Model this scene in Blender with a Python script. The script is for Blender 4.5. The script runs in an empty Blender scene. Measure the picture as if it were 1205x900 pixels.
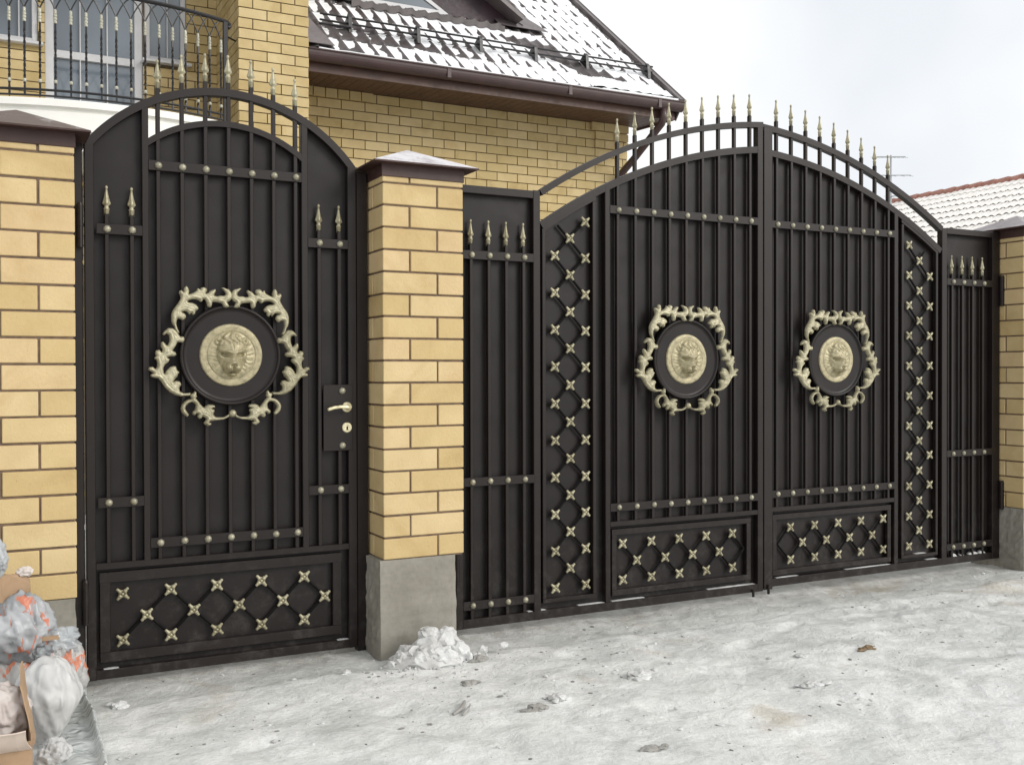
import bpy, bmesh, math, random
import numpy as np
from mathutils import Vector, Matrix, noise, geometry

random.seed(7)
R = math.radians
scn = bpy.context.scene
COL = scn.collection

# ------------------------------------------------------------------ helpers
def tag(o, label=None, cat=None, group=None, kind=None):
    if label: o["label"] = label
    if cat: o["category"] = cat
    if group: o["group"] = group
    if kind: o["kind"] = kind
    return o

WO = {}                                    # world origin of every object built here
def thing(name, loc, label, cat, group=None):
    o = bpy.data.objects.new(name, None)
    o.empty_display_size = .1
    COL.objects.link(o); o.location = loc
    WO[o] = Vector(loc)
    return tag(o, label, cat, group)

def put(name, bm, mats, parent=None, smooth=False, loc=None):
    """link a bmesh (world coordinates) as one object; origin at its parent's origin or at loc"""
    me = bpy.data.meshes.new(name)
    base = WO[parent] if parent else Vector(loc or (0, 0, 0))
    bmesh.ops.translate(bm, verts=bm.verts, vec=-base)
    bm.to_mesh(me); bm.free()
    for m in (mats if isinstance(mats, (list, tuple)) else [mats]):
        me.materials.append(m)
    if smooth:
        for p in me.polygons: p.use_smooth = True
    o = bpy.data.objects.new(name, me)
    COL.objects.link(o)
    if parent: o.parent = parent
    else: o.location = base
    WO[o] = base.copy()
    return o

def inst(name, me, parent, wloc, scale=None, rot=None):
    o = bpy.data.objects.new(name, me)
    COL.objects.link(o); o.parent = parent
    o.location = Vector(wloc) - WO[parent]
    if scale: o.scale = scale
    if rot: o.rotation_euler = rot
    WO[o] = Vector(wloc)
    return o

def mesh_of(bm, name, mats, smooth=True):
    me = bpy.data.meshes.new(name); bm.to_mesh(me); bm.free()
    for m in (mats if isinstance(mats, (list, tuple)) else [mats]): me.materials.append(m)
    if smooth:
        for p in me.polygons: p.use_smooth = True
    return me

def box(bm, x0, x1, y0, y1, z0, z1, bev=0.0, mi=0):
    vs = [bm.verts.new(c) for c in ((x0,y0,z0),(x1,y0,z0),(x1,y1,z0),(x0,y1,z0),(x0,y0,z1),(x1,y0,z1),(x1,y1,z1),(x0,y1,z1))]
    fs = [bm.faces.new([vs[i] for i in q]) for q in ((3,2,1,0),(4,5,6,7),(0,1,5,4),(1,2,6,5),(2,3,7,6),(3,0,4,7))]
    for f in fs: f.material_index = mi
    if bev > 0:
        es = list({e for f in fs for e in f.edges})
        r = bmesh.ops.bevel(bm, geom=es, offset=bev, segments=1, affect='EDGES', profile=.5)
        for f in r['faces']: f.material_index = mi
    return vs

def prism(bm, pts, y0, y1, mi=0):
    """extrude polygon pts [(x,z)] between y0 (front) and y1"""
    a = [bm.verts.new((x, y0, z)) for x, z in pts]
    b = [bm.verts.new((x, y1, z)) for x, z in pts]
    n = len(pts)
    fs = [bm.faces.new(a), bm.faces.new(b[::-1])]
    for i in range(n):
        fs.append(bm.faces.new((a[i], b[i], b[(i+1) % n], a[(i+1) % n])))
    for f in fs: f.material_index = mi
    return fs

def band(bm, top, bot, y0, y1):
    """solid band between two polylines [(x,z)] of equal length"""
    n = len(top)
    A = [[bm.verts.new((x, y, z)) for x, z in L] for L in (top, bot) for y in (y0, y1)]
    tf, tb, bf, bb = A
    for i in range(n-1):
        bm.faces.new((tf[i], bf[i], bf[i+1], tf[i+1]))
        bm.faces.new((tb[i+1], bb[i+1], bb[i], tb[i]))
        bm.faces.new((tf[i+1], tb[i+1], tb[i], tf[i]))
        bm.faces.new((bf[i], bb[i], bb[i+1], bf[i+1]))
    bm.faces.new((tf[0], tb[0], bb[0], bf[0])); bm.faces.new((tf[-1], bf[-1], bb[-1], tb[-1]))

def tube(bm, pts, r, seg=8, cap=True, mi=0):
    pts = [Vector(p) for p in pts]
    n = len(pts); rings = []
    rr = r if isinstance(r, (list, tuple)) else [r]*n
    up = None
    for i in range(n):
        t = (pts[min(i+1, n-1)] - pts[max(i-1, 0)]).normalized()
        if up is None:
            up = Vector((0, 0, 1)) if abs(t.z) < .9 else Vector((0, 1, 0))
        a = t.cross(up).normalized(); b = a.cross(t).normalized(); up = b
        rings.append([bm.verts.new(pts[i] + rr[i]*(math.cos(2*math.pi*k/seg)*a + math.sin(2*math.pi*k/seg)*b)) for k in range(seg)])
    for i in range(n-1):
        for k in range(seg):
            f = bm.faces.new((rings[i][k], rings[i][(k+1) % seg], rings[i+1][(k+1) % seg], rings[i+1][k])); f.material_index = mi
    if cap:
        f = bm.faces.new(rings[0][::-1]); f.material_index = mi
        f = bm.faces.new(rings[-1]); f.material_index = mi

def lathe(bm, prof, seg=12, axis='Z', c=(0,0,0), mod=None, mi=0):
    """prof [(r, h)] revolved; axis 'Y' points the height towards -y (out of the gate)"""
    rings = []
    for r, h in prof:
        ring = []
        for k in range(seg):
            a = 2*math.pi*k/seg
            q = r*(1 + (mod(a, h) if mod else 0))
            p = (q*math.cos(a), q*math.sin(a), h) if axis == 'Z' else (q*math.cos(a), -h, q*math.sin(a))
            ring.append(bm.verts.new((p[0]+c[0], p[1]+c[1], p[2]+c[2])))
        rings.append(ring)
    for i in range(len(prof)-1):
        for k in range(seg):
            q = (rings[i][k], rings[i][(k+1) % seg], rings[i+1][(k+1) % seg], rings[i+1][k])
            f = bm.faces.new(q if axis == 'Z' else q[::1]); f.material_index = mi
    f = bm.faces.new(rings[0][::-1]); f.material_index = mi
    f = bm.faces.new(rings[-1]); f.material_index = mi

def fixn(bm):
    bmesh.ops.recalc_face_normals(bm, faces=bm.faces)

def fbm(x, y, z, o=4):
    return noise.fractal(Vector((x, y, z)), 1.0, 2.0, o)

# ------------------------------------------------------------------ materials
def new_mat(name):
    m = bpy.data.materials.new(name); m.use_nodes = True
    nt = m.node_tree; b = nt.nodes['Principled BSDF']
    return m, nt, b

def ramp(nt, fac, stops):
    n = nt.nodes.new('ShaderNodeValToRGB'); e = n.color_ramp.elements
    while len(e) < len(stops): e.new(.5)
    for el, (p, c) in zip(e, stops):
        el.position = p; el.color = (*c, 1) if len(c) == 3 else c
    nt.links.new(fac, n.inputs['Fac']); return n.outputs['Color']

def tex(nt, scale, detail=4, rough=.55, vec=None, dist=0):
    n = nt.nodes.new('ShaderNodeTexNoise'); n.inputs['Scale'].default_value = scale
    n.inputs['Detail'].default_value = detail; n.inputs['Roughness'].default_value = rough
    n.inputs['Distortion'].default_value = dist
    if vec is None:
        tc = nt.nodes.get('TC') or nt.nodes.new('ShaderNodeTexCoord'); tc.name = 'TC'
        vec = tc.outputs['Object']
    nt.links.new(vec, n.inputs['Vector']); return n.outputs['Fac']

def mixc(nt, fac, a, b, mode='MIX'):
    n = nt.nodes.new('ShaderNodeMix'); n.data_type = 'RGBA'; n.blend_type = mode
    for s, v in ((0, fac), (6, a), (7, b)):
        if hasattr(v, 'links'): nt.links.new(v, n.inputs[s])
        else: n.inputs[s].default_value = v if isinstance(v, float) else (*v, 1)
    return n.outputs[2]

def bump(nt, b, h, strength=.3, dist=.01):
    n = nt.nodes.new('ShaderNodeBump'); n.inputs['Strength'].default_value = strength
    n.inputs['Distance'].default_value = dist
    nt.links.new(h, n.inputs['Height']); nt.links.new(n.outputs['Normal'], b.inputs['Normal'])

def paint(name, c, rough=.45, var=.25, metal=0., spec=.5, scale=6., bs=.08):
    m, nt, b = new_mat(name)
    f = tex(nt, scale, 5)
    col = ramp(nt, f, [(.3, tuple(v*(1-var) for v in c)), (.7, tuple(min(1, v*(1+var)) for v in c))])
    nt.links.new(col, b.inputs['Base Color'])
    r = ramp(nt, tex(nt, scale*5, 4), [(.3, (rough*.85,)*3), (.7, (min(1, rough*1.15),)*3)])
    nt.links.new(r, b.inputs['Roughness'])
    b.inputs['Metallic'].default_value = metal
    b.inputs['Specular IOR Level'].default_value = spec
    bump(nt, b, tex(nt, scale*30, 3), bs, .002)
    return m

M = {}
def gatepaint(name, c, rough, spec, buckle):
    m, nt, b = new_mat(name)
    col = ramp(nt, tex(nt, 3., 5), [(.3, tuple(v*.8 for v in c)), (.7, tuple(v*1.22 for v in c))])
    g = nt.nodes.new('ShaderNodeNewGeometry'); sp = nt.nodes.new('ShaderNodeSeparateXYZ'); nt.links.new(g.outputs['Position'], sp.inputs[0])
    mr = nt.nodes.new('ShaderNodeMapRange'); nt.links.new(sp.outputs['Z'], mr.inputs[0])
    mr.inputs[1].default_value = .55; mr.inputs[2].default_value = -.06; mr.inputs[3].default_value = 0; mr.inputs[4].default_value = 1
    sl = ramp(nt, tex(nt, 14, 7, .75, vec=g.outputs['Position']), [(.50, (0, 0, 0)), (.72, (1, 1, 1))])
    ml = nt.nodes.new('ShaderNodeMath'); ml.operation = 'MULTIPLY'; nt.links.new(mr.outputs[0], ml.inputs[0]); nt.links.new(sl, ml.inputs[1])
    m2 = nt.nodes.new('ShaderNodeMath'); m2.operation = 'MULTIPLY'; nt.links.new(ml.outputs[0], m2.inputs[0]); m2.inputs[1].default_value = .14
    col = mixc(nt, m2.outputs[0], col, (.30, .28, .25))
    ds = ramp(nt, tex(nt, 5, 6, .7, vec=g.outputs['Position'], dist=1.), [(.45, (0, 0, 0)), (.8, (.009, .009, .009))])
    col = mixc(nt, ds, col, (.28, .26, .24))
    nt.links.new(col, b.inputs['Base Color'])
    nt.links.new(ramp(nt, tex(nt, 9, 5), [(.3, (rough*.8,)*3), (.7, (rough*1.2,)*3)]), b.inputs['Roughness'])
    b.inputs['Specular IOR Level'].default_value = spec
    n1 = nt.nodes.new('ShaderNodeBump'); n1.inputs['Strength'].default_value = .08; n1.inputs['Distance'].default_value = .002
    nt.links.new(tex(nt, 90, 3), n1.inputs['Height'])
    n2 = nt.nodes.new('ShaderNodeBump'); n2.inputs['Strength'].default_value = buckle; n2.inputs['Distance'].default_value = .05
    nt.links.new(tex(nt, 2.4, 2, vec=g.outputs['Position']), n2.inputs['Height']); nt.links.new(n1.outputs['Normal'], n2.inputs['Normal'])
    nt.links.new(n2.outputs['Normal'], b.inputs['Normal'])
    return m
M['gate'] = gatepaint('dark_gate_paint', (.0118, .0078, .0068), .42, .34, .05)
M['sheet'] = gatepaint('dark_sheet_paint', (.0096, .0066, .0060), .46, .32, .25)
M['brown'] = paint('brown_metal', (.052, .026, .022), .42, .2, spec=.4)
M['soffit'] = paint('brown_soffit', (.075, .035, .024), .5, .25)
M['gutter'] = paint('brown_gutter', (.060, .034, .032), .4, .15)
M['tile'] = paint('brown_metal_tile', (.085, .070, .070), .42, .3, spec=.5)
M['flash'] = paint('grey_brown_flashing', (.125, .105, .105), .4, .2)
M['maroon'] = paint('maroon_board', (.030, .012, .018), .5, .3)
M['frame_white'] = paint('white_window_frame', (.60, .60, .61), .4, .05)
M['balcony'] = paint('white_plaster', (.86, .85, .80), .7, .04)
M['black_rail'] = paint('black_railing_paint', (.014, .013, .014), .4, .2)
M['styro'] = paint('white_foam', (.60, .54, .50), .8, .12)

def gold(name, c, metal=.35, rough=.42):
    m, nt, b = new_mat(name)
    f = tex(nt, 60, 4)
    col = ramp(nt, f, [(.25, tuple(v*.55 for v in c)), (.55, c), (.8, tuple(v*1.12 for v in c))])
    oi = nt.nodes.new('ShaderNodeObjectInfo')                     # every casting was brushed a little differently
    col = mixc(nt, 1., col, ramp(nt, oi.outputs['Random'], [(0, (.80, .79, .75)), (1, (1.10, 1.10, 1.09))]), 'MULTIPLY')
    nt.links.new(col, b.inputs['Base Color'])
    b.inputs['Metallic'].default_value = metal; b.inputs['Roughness'].default_value = rough
    bump(nt, b, tex(nt, 220, 3), .12, .002)
    return m
M['gold'] = gold('pale_gold_patina', (.415, .382, .262), .35, .44)
M['lion'] = gold('dull_gold_patina', (.44, .390, .250), .28, .46)
M['collar'] = gold('pale_collar', (.50, .49, .41), .2, .5)
M['brass'] = gold('polished_brass', (.90, .82, .55), .3, .25)
M['rivet'] = gold('grey_gold_rivet', (.345, .325, .245), .35, .44)
M['rod_shade'] = paint('shadowed_rod_paint', (.0040, .0034, .0032), .7, .2, spec=.15)  # lattice rods: gate paint made blacker, their shadow put into the colour
M['steel'] = paint('dull_steel', (.30, .30, .28), .4, .1, metal=.6)

def brickmat(name, cols, spk=.15):
    m, nt, b = new_mat(name)
    g = nt.nodes.new('ShaderNodeNewGeometry')
    c = ramp(nt, g.outputs['Random Per Island'], cols)
    f = tex(nt, 5, 5)
    c = mixc(nt, 1., c, ramp(nt, f, [(.25, (.88, .85, .80)), (.75, (1.08, 1.08, 1.10))]), 'MULTIPLY')
    sp = ramp(nt, tex(nt, 170, 3), [(.27, (.50, .42, .34)), (.34, (1, 1, 1))])
    c = mixc(nt, .5, c, sp, 'MULTIPLY')
    st = ramp(nt, tex(nt, 2.6, 6, vec=None, dist=1.5), [(.52, (1, 1, 1)), (.70, (.80, .73, .63))])
    c = mixc(nt, .6, c, st, 'MULTIPLY')
    ef = ramp(nt, tex(nt, 8, 6, .7, dist=.8), [(.62, (0, 0, 0)), (.80, (.25, .25, .25))])       # pale bloom of salts
    c = mixc(nt, ef, c, (.66, .57, .42))
    nt.links.new(c, b.inputs['Base Color']); b.inputs['Roughness'].default_value = .75
    b.inputs['Specular IOR Level'].default_value = .3
    bump(nt, b, tex(nt, 70, 6, .65), .5, .004)
    return m
M['brick'] = brickmat('yellow_brick', [(0, (.53, .395, .190)), (.22, (.565, .430, .217)), (.5, (.585, .452, .238)), (.8, (.605, .472, .258)), (1, (.595, .445, .245))])
M['brick2'] = brickmat('yellow_house_brick', [(0, (.50, .385, .180)), (.4, (.555, .435, .220)), (.8, (.585, .46, .24)), (1, (.61, .485, .265))])
M['mortar'] = paint('brown_mortar', (.150, .102, .070), .9, .3, scale=30)
M['mortar2'] = paint('olive_mortar', (.115, .085, .04), .9, .25, scale=30)

def concmat():
    m, nt, b = new_mat('weathered_concrete')
    f = tex(nt, 3.5, 6); g = tex(nt, 45, 5)
    c = ramp(nt, f, [(.25, (.215, .20, .165)), (.5, (.275, .258, .22)), (.75, (.325, .31, .27))])
    c = mixc(nt, .3, c, ramp(nt, g, [(.3, (.6, .58, .55)), (.6, (1, 1, 1))]), 'MULTIPLY')
    tc = nt.nodes['TC']; mp = nt.nodes.new('ShaderNodeMapping'); mp.inputs['Scale'].default_value = (.8, .8, 9)
    nt.links.new(tc.outputs['Object'], mp.inputs['Vector'])
    c = mixc(nt, .6, c, ramp(nt, tex(nt, 1.4, 3, vec=mp.outputs['Vector']), [(.35, (.82, .82, .80)), (.6, (1.05, 1.05, 1.05))]), 'MULTIPLY')
    nt.links.new(c, b.inputs['Base Color']); b.inputs['Roughness'].default_value = .9
    bump(nt, b, g, .3, .004)
    return m
M['concrete'] = concmat()

def snowmat(name, c, c2, sss=.0):
    m, nt, b = new_mat(name)
    f = tex(nt, 9, 6)
    nt.links.new(ramp(nt, f, [(.3, c2), (.65, c)]), b.inputs['Base Color'])
    b.inputs['Roughness'].default_value = .85; b.inputs['Specular IOR Level'].default_value = .2
    bump(nt, b, tex(nt, 120, 5), .4, .006)
    return m
M['snow'] = snowmat('clean_snow', (.88, .885, .90), (.74, .755, .78))
M['snow_far'] = snowmat('warm_snow', (.90, .875, .84), (.78, .75, .71))
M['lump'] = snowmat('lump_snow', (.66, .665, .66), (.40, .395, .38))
M['dirt'] = snowmat('dirty_ice_crumb', (.30, .295, .275), (.12, .115, .10))

def capmat(name, base, snow, lo, hi):
    m, nt, b = new_mat(name)
    f = tex(nt, 7, 7, .65)
    g = tex(nt, 60, 5, .7)
    a = nt.nodes.new('ShaderNodeMath'); a.operation = 'MULTIPLY_ADD'; nt.links.new(g, a.inputs[0]); a.inputs[1].default_value = .5
    nt.links.new(f, a.inputs[2])
    nt.links.new(ramp(nt, a.outputs[0], [(lo, base), (hi, snow)]), b.inputs['Base Color'])
    b.inputs['Roughness'].default_value = .45
    bump(nt, b, g, .2, .003)
    return m
M['cap_a'] = capmat('brown_cap_with_frost', (.115, .080, .062), (.36, .33, .31), .80, .98)
M['cap_b'] = capmat('cap_sky_sheen_thin_snow', (.27, .24, .25), (.62, .60, .62), .50, .78)  # light grey base holds the sky's reflection; noise adds thin snow
M['cap_c'] = capmat('grey_cap', (.17, .145, .15), (.34, .31, .32), .55, .9)

def glassmat(name, c, rough=.06):
    m, nt, b = new_mat(name)
    nt.links.new(ramp(nt, tex(nt, .9, 2), [(.36, tuple(v*.6 for v in c)), (.64, tuple(v*1.25 for v in c))]), b.inputs['Base Color'])  # tone variation painted in for uneven reflections
    b.inputs['Roughness'].default_value = rough; b.inputs['Specular IOR Level'].default_value = .8
    return m
M['pane'] = glassmat('window_pane', (.145, .175, .205))

def groundmat():
    m, nt, b = new_mat('trampled_snow_and_ice')
    big = tex(nt, .9, 5); mid = tex(nt, 4.5, 6, .6, dist=.6); fine = tex(nt, 38, 6, .7)
    c = ramp(nt, big, [(.34, (.63, .64, .62)), (.50, (.70, .705, .685)), (.66, (.77, .77, .75))])
    c = mixc(nt, .55, c, ramp(nt, mid, [(.30, (.53, .535, .52)), (.5, (.67, .675, .66)), (.68, (.79, .79, .78))]))
    # warm sandy patches trodden into the snow
    w = ramp(nt, tex(nt, 1.3, 4, dist=.8), [(.60, (0, 0, 0)), (.74, (1, 1, 1))])
    c = mixc(nt, w, c, (.55, .51, .44))
    # dirt speckle
    d = ramp(nt, fine, [(.20, (.35, .34, .32)), (.31, (1, 1, 1))])
    c = mixc(nt, .9, c, d, 'MULTIPLY')
    c = mixc(nt, .8, c, ramp(nt, tex(nt, 17, 6, .75, dist=.5), [(.34, (.88, .88, .87)), (.5, (1, 1, 1)), (.66, (1.08, 1.085, 1.09))]), 'MULTIPLY')
    pt = ramp(nt, tex(nt, 2.1, 7, .62, dist=1.3), [(.42, (.88, .89, .88)), (.50, (1, 1, 1)), (.62, (1.08, 1.08, 1.07))])
    c = mixc(nt, .9, c, pt, 'MULTIPLY')
    # streaks of bare grey ice
    tc = nt.nodes['TC']; mp = nt.nodes.new('ShaderNodeMapping'); mp.inputs['Scale'].default_value = (1.6, 7, 1)
    mp.inputs['Rotation'].default_value = (0, 0, R(8))
    nt.links.new(tc.outputs['Object'], mp.inputs['Vector'])
    s = ramp(nt, tex(nt, 1.5, 6, .7, vec=mp.outputs['Vector']), [(.56, (1, 1, 1)), (.72, (.76, .76, .745))])
    c = mixc(nt, .8, c, s, 'MULTIPLY')
    # the grey icy apron right along the gate
    sep = nt.nodes.new('ShaderNodeSeparateXYZ'); nt.links.new(tc.outputs['Object'], sep.inputs[0])
    ad = nt.nodes.new('ShaderNodeMath'); ad.operation = 'MULTIPLY_ADD'; nt.links.new(mid, ad.inputs[0]); ad.inputs[1].default_value = .18
    nt.links.new(sep.outputs['Y'], ad.inputs[2])
    ap = ramp(nt, ad.outputs[0], [(0, (0, 0, 0)), (.01, (0, 0, 0))])
    mr = nt.nodes.new('ShaderNodeMapRange'); nt.links.new(ad.outputs[0], mr.inputs[0])
    mr.inputs[1].default_value = -.30; mr.inputs[2].default_value = -.18; mr.inputs[3].default_value = 0; mr.inputs[4].default_value = .75
    c = mixc(nt, mr.outputs[0], c, mixc(nt, 1., c, (.70, .70, .685), 'MULTIPLY'))
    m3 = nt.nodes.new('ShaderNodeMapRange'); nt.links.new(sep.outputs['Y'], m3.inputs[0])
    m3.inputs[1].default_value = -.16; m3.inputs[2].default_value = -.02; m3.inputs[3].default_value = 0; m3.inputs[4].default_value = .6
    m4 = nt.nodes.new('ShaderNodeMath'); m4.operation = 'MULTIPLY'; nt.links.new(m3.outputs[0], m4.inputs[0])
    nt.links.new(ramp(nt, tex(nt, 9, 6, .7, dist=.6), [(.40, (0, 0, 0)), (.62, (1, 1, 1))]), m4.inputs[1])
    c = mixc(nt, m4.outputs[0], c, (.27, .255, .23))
    nt.links.new(c, b.inputs['Base Color'])
    rr = ramp(nt, mid, [(.3, (.45,)*3), (.6, (.8,)*3)]); nt.links.new(rr, b.inputs['Roughness'])
    b.inputs['Specular IOR Level'].default_value = .3
    a2 = nt.nodes.new('ShaderNodeMath'); a2.operation = 'MULTIPLY_ADD'; nt.links.new(fine, a2.inputs[0]); a2.inputs[1].default_value = .4; nt.links.new(mid, a2.inputs[2])
    bump(nt, b, a2.outputs[0], .75, .03)
    return m
M['ground'] = groundmat()

def bagmat(name, c, c2, prints=(), rough=.35, wr=.8):
    m, nt, b = new_mat(name)
    def ridged(scale, vec):
        n = nt.nodes.new('ShaderNodeTexNoise'); n.noise_type = 'RIDGED_MULTIFRACTAL'
        n.inputs['Scale'].default_value = scale; n.inputs['Detail'].default_value = 4; n.inputs['Distortion'].default_value = .6
        nt.links.new(vec, n.inputs['Vector']); return n.outputs['Fac']
    col = ramp(nt, tex(nt, 5, 4, dist=1.), [(.35, c2), (.6, c)])
    tc = nt.nodes['TC']; mp = nt.nodes.new('ShaderNodeMapping'); mp.inputs['Scale'].default_value = (1.7, 1.7, .75); mp.inputs['Rotation'].default_value = (.5, .35, .2)
    nt.links.new(tc.outputs['Object'], mp.inputs['Vector'])
    for i, (pc, lo, sc) in enumerate(prints):
        f = ramp(nt, tex(nt, sc, 3, vec=mp.outputs['Vector'], dist=1.6 + i), [(lo, (0, 0, 0)), (lo + .02, (1, 1, 1))])
        col = mixc(nt, f, col, pc)
    rd = ridged(13., mp.outputs['Vector'])
    col = mixc(nt, ramp(nt, rd, [(.9, (0, 0, 0)), (1.5, (.35, .35, .35))]), col, (.72, .73, .73))    # white crease highlights painted into the colour
    nt.links.new(col, b.inputs['Base Color']); b.inputs['Roughness'].default_value = rough
    b.inputs['Coat Weight'].default_value = .0; b.inputs['Coat Roughness'].default_value = .15
    bump(nt, b, rd, wr, .022)
    return m
M['bag_white'] = bagmat('white_sack', (.56, .56, .55), (.44, .44, .435), (), .5)
M['bag_grey'] = bagmat('clear_grey_bag', (.40, .41, .42), (.24, .25, .26), [((.50, .17, .10), .61, 6.)], .42)
M['bag_orange'] = bagmat('printed_bag', (.46, .45, .435), (.32, .32, .31), [((.52, .19, .11), .59, 7.)], .45)
M['bag_blue'] = bagmat('pale_blue_bag', (.43, .45, .46), (.29, .31, .32), [((.10, .15, .28), .68, 9.)], .3)
M['bag_pink'] = bagmat('pale_wrapping', (.58, .53, .50), (.44, .39, .365), (), .5)
M['card'] = paint('brown_cardboard', (.36, .24, .145), .85, .15, scale=9)
M['card_light'] = paint('pale_cardboard_inside', (.56, .47, .40), .85, .12, scale=9)
M['film'] = bagmat('clear_film', (.60, .63, .62), (.46, .49, .485), (), .2)
M['stone'] = snowmat('grey_stone', (.38, .37, .345), (.22, .215, .20))
M['leaf'] = paint('dead_leaf', (.20, .14, .08), .8, .4, scale=30)
M['red_tile'] = paint('red_ridge_tile', (.36, .17, .13), .7, .3, scale=5)
M['tile_dark'] = paint('bare_dark_tile', (.17, .14, .12), .7, .3)  # bare tile on the step risers of the snowy roof
M['plaster'] = paint('pale_render', (.5, .48, .44), .85, .1)
M['alu'] = paint('aluminium', (.42, .43, .44), .35, .08, metal=.5)

# ------------------------------------------------------------------ ground
BOOTS = [(.35, -.62, .5), (.72, -.92, .65), (.15, -1.05, .3), (1.75, -.62, 2.1), (1.62, -1.38, 1.9), (2.55, -.78, .2), (2.98, -.62, .35), (3.4, -.86, 2.7), (3.75, -.52, 2.6), (.95, -1.45, 1.2), (2.9, -1.75, .8), (4.4, -.7, .4)]
def ground_h(x, y):
    h = -.092
    if y < 1.2 and -3.5 < x < 10 and y > -6:
        w = 1.0
        h += .012*fbm(x*1.1, y*1.1, 3.3, 3) + .009*fbm(x*4, y*5, 1.7, 4) + .0035*fbm(x*14, y*17, 7.7, 3)
        k = noise.noise(Vector((x*2.2, y*2.2, 9.1)))
        h += .022*max(0, k)*abs(fbm(x*13, y*13, 4.2, 3))
        # two shallow wheel ruts swinging in towards the wide gates, and a few boot prints
        for off in (0., 1.45):
            rx = 2.25 + off + .18*(y + 1)*(y + 1); dd = abs(x - rx - .05*math.sin(y*3))
            if dd < .17: h -= .009*(1 - (dd/.17)**2)*(.6 + .4*math.sin(y*55 + 2*dd*30)) 
            elif dd < .25: h += .006*(1 - abs(dd - .21)/.04)
        for bx, by, ba in BOOTS:
            ex, ey = (x-bx)*math.cos(ba) + (y-by)*math.sin(ba), -(x-bx)*math.sin(ba) + (y-by)*math.cos(ba)
            e2 = (ex/.13)**2 + (ey/.048)**2
            if e2 < 1: h -= .010*(1 - e2**3)
            elif e2 < 1.9: h += .004*(1.9 - e2)
        # trodden edge of the icy apron by the gate
        e = -.33 + .05*math.sin(x*1.3) + .03*noise.noise(Vector((x*3, 0, 5)))
        if y < e: h += .014*min(1, (e - y)/.05)
        h += .018*max(0, 1 - abs(y + .02)/.05)*0
    return h

def axis(lo, hi, step, far):
    a = list(np.arange(lo, hi + 1e-6, step)); s = step
    while a[-1] < far: s *= 1.45; a.append(a[-1] + s)
    s = step
    while a[0] > -far: s *= 1.45; a.insert(0, a[0] - s)
    return a
bm = bmesh.new()
xs = axis(-1.3, 6.6, .026, 420); ys = axis(-3.0, .45, .026, 420)
V = [[bm.verts.new((x, y, ground_h(x, y))) for x in xs] for y in ys]
for j in range(len(ys)-1):
    for i in range(len(xs)-1):
        bm.faces.new((V[j][i], V[j][i+1], V[j+1][i+1], V[j+1][i]))
g = put('ground', bm, M['ground'], smooth=True)
tag(g, 'trampled grey snow and ice covering the ground in front of the gates', 'ground', kind='structure')

# ------------------------------------------------------------------ small gate castings (shared meshes)
def spear_mesh():
    bm = bmesh.new()
    prof = [(.0098, 0), (.0100, .024), (.0112, .026), (.0112, .030), (.0080, .034), (.0085, .040), (.0138, .047), (.0145, .051),
            (.0118, .062), (.0085, .076), (.0058, .094), (.0040, .110), (.0058, .1125), (.0064, .117), (.0054, .1215), (.002, .125)]
    def mod(a, h):
        if .045 < h < .105: return .24*math.cos(4*a)*(1 - (h - .045)/.06*.6)
        return .10*math.cos(4*a) if h < .027 else 0
    lathe(bm, prof, 16, 'Z', mod=mod)
    return mesh_of(bm, 'spearhead', M['gold'])
SPEAR = spear_mesh()

def rivet_mesh(r=.0155):
    bm = bmesh.new()
    prof = [(r, 0), (r*1.02, .002), (r*.95, .0055), (r*.78, .0095), (r*.5, .0125), (r*.2, .0138), (.0004, .0141)]
    lathe(bm, prof, 14, 'Y', mod=lambda a, h: .035*math.cos(7*a) if h < .011 else 0)
    fixn(bm)
    return mesh_of(bm, 'rivet', M['rivet'])
RIVET = rivet_mesh()

def rosette_mesh():
    bm = bmesh.new()
    lathe(bm, [(.0165, 0), (.0172, .004), (.0150, .0080), (.0125, .0080), (.0105, .005), (.0078, .005), (.0068, .0085), (.0042, .0115), (.0005, .0122)], 14, 'Y')
    for k in range(4):
        a = math.pi/4 + k*math.pi/2
        d = Vector((math.cos(a), 0, math.sin(a)))
        tube(bm, [d*.010 + Vector((0, -.003, 0)), d*.018 + Vector((0, -.0045, 0)), d*.025 + Vector((0, -.005, 0)), d*.031 + Vector((0, -.0045, 0)), d*.034 + Vector((0, -.004, 0))],
             [.0118, .0086, .0064, .0070, .0032], 8)
    fixn(bm)
    return mesh_of(bm, 'rosette', M['gold'])
ROSETTE = rosette_mesh()

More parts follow.
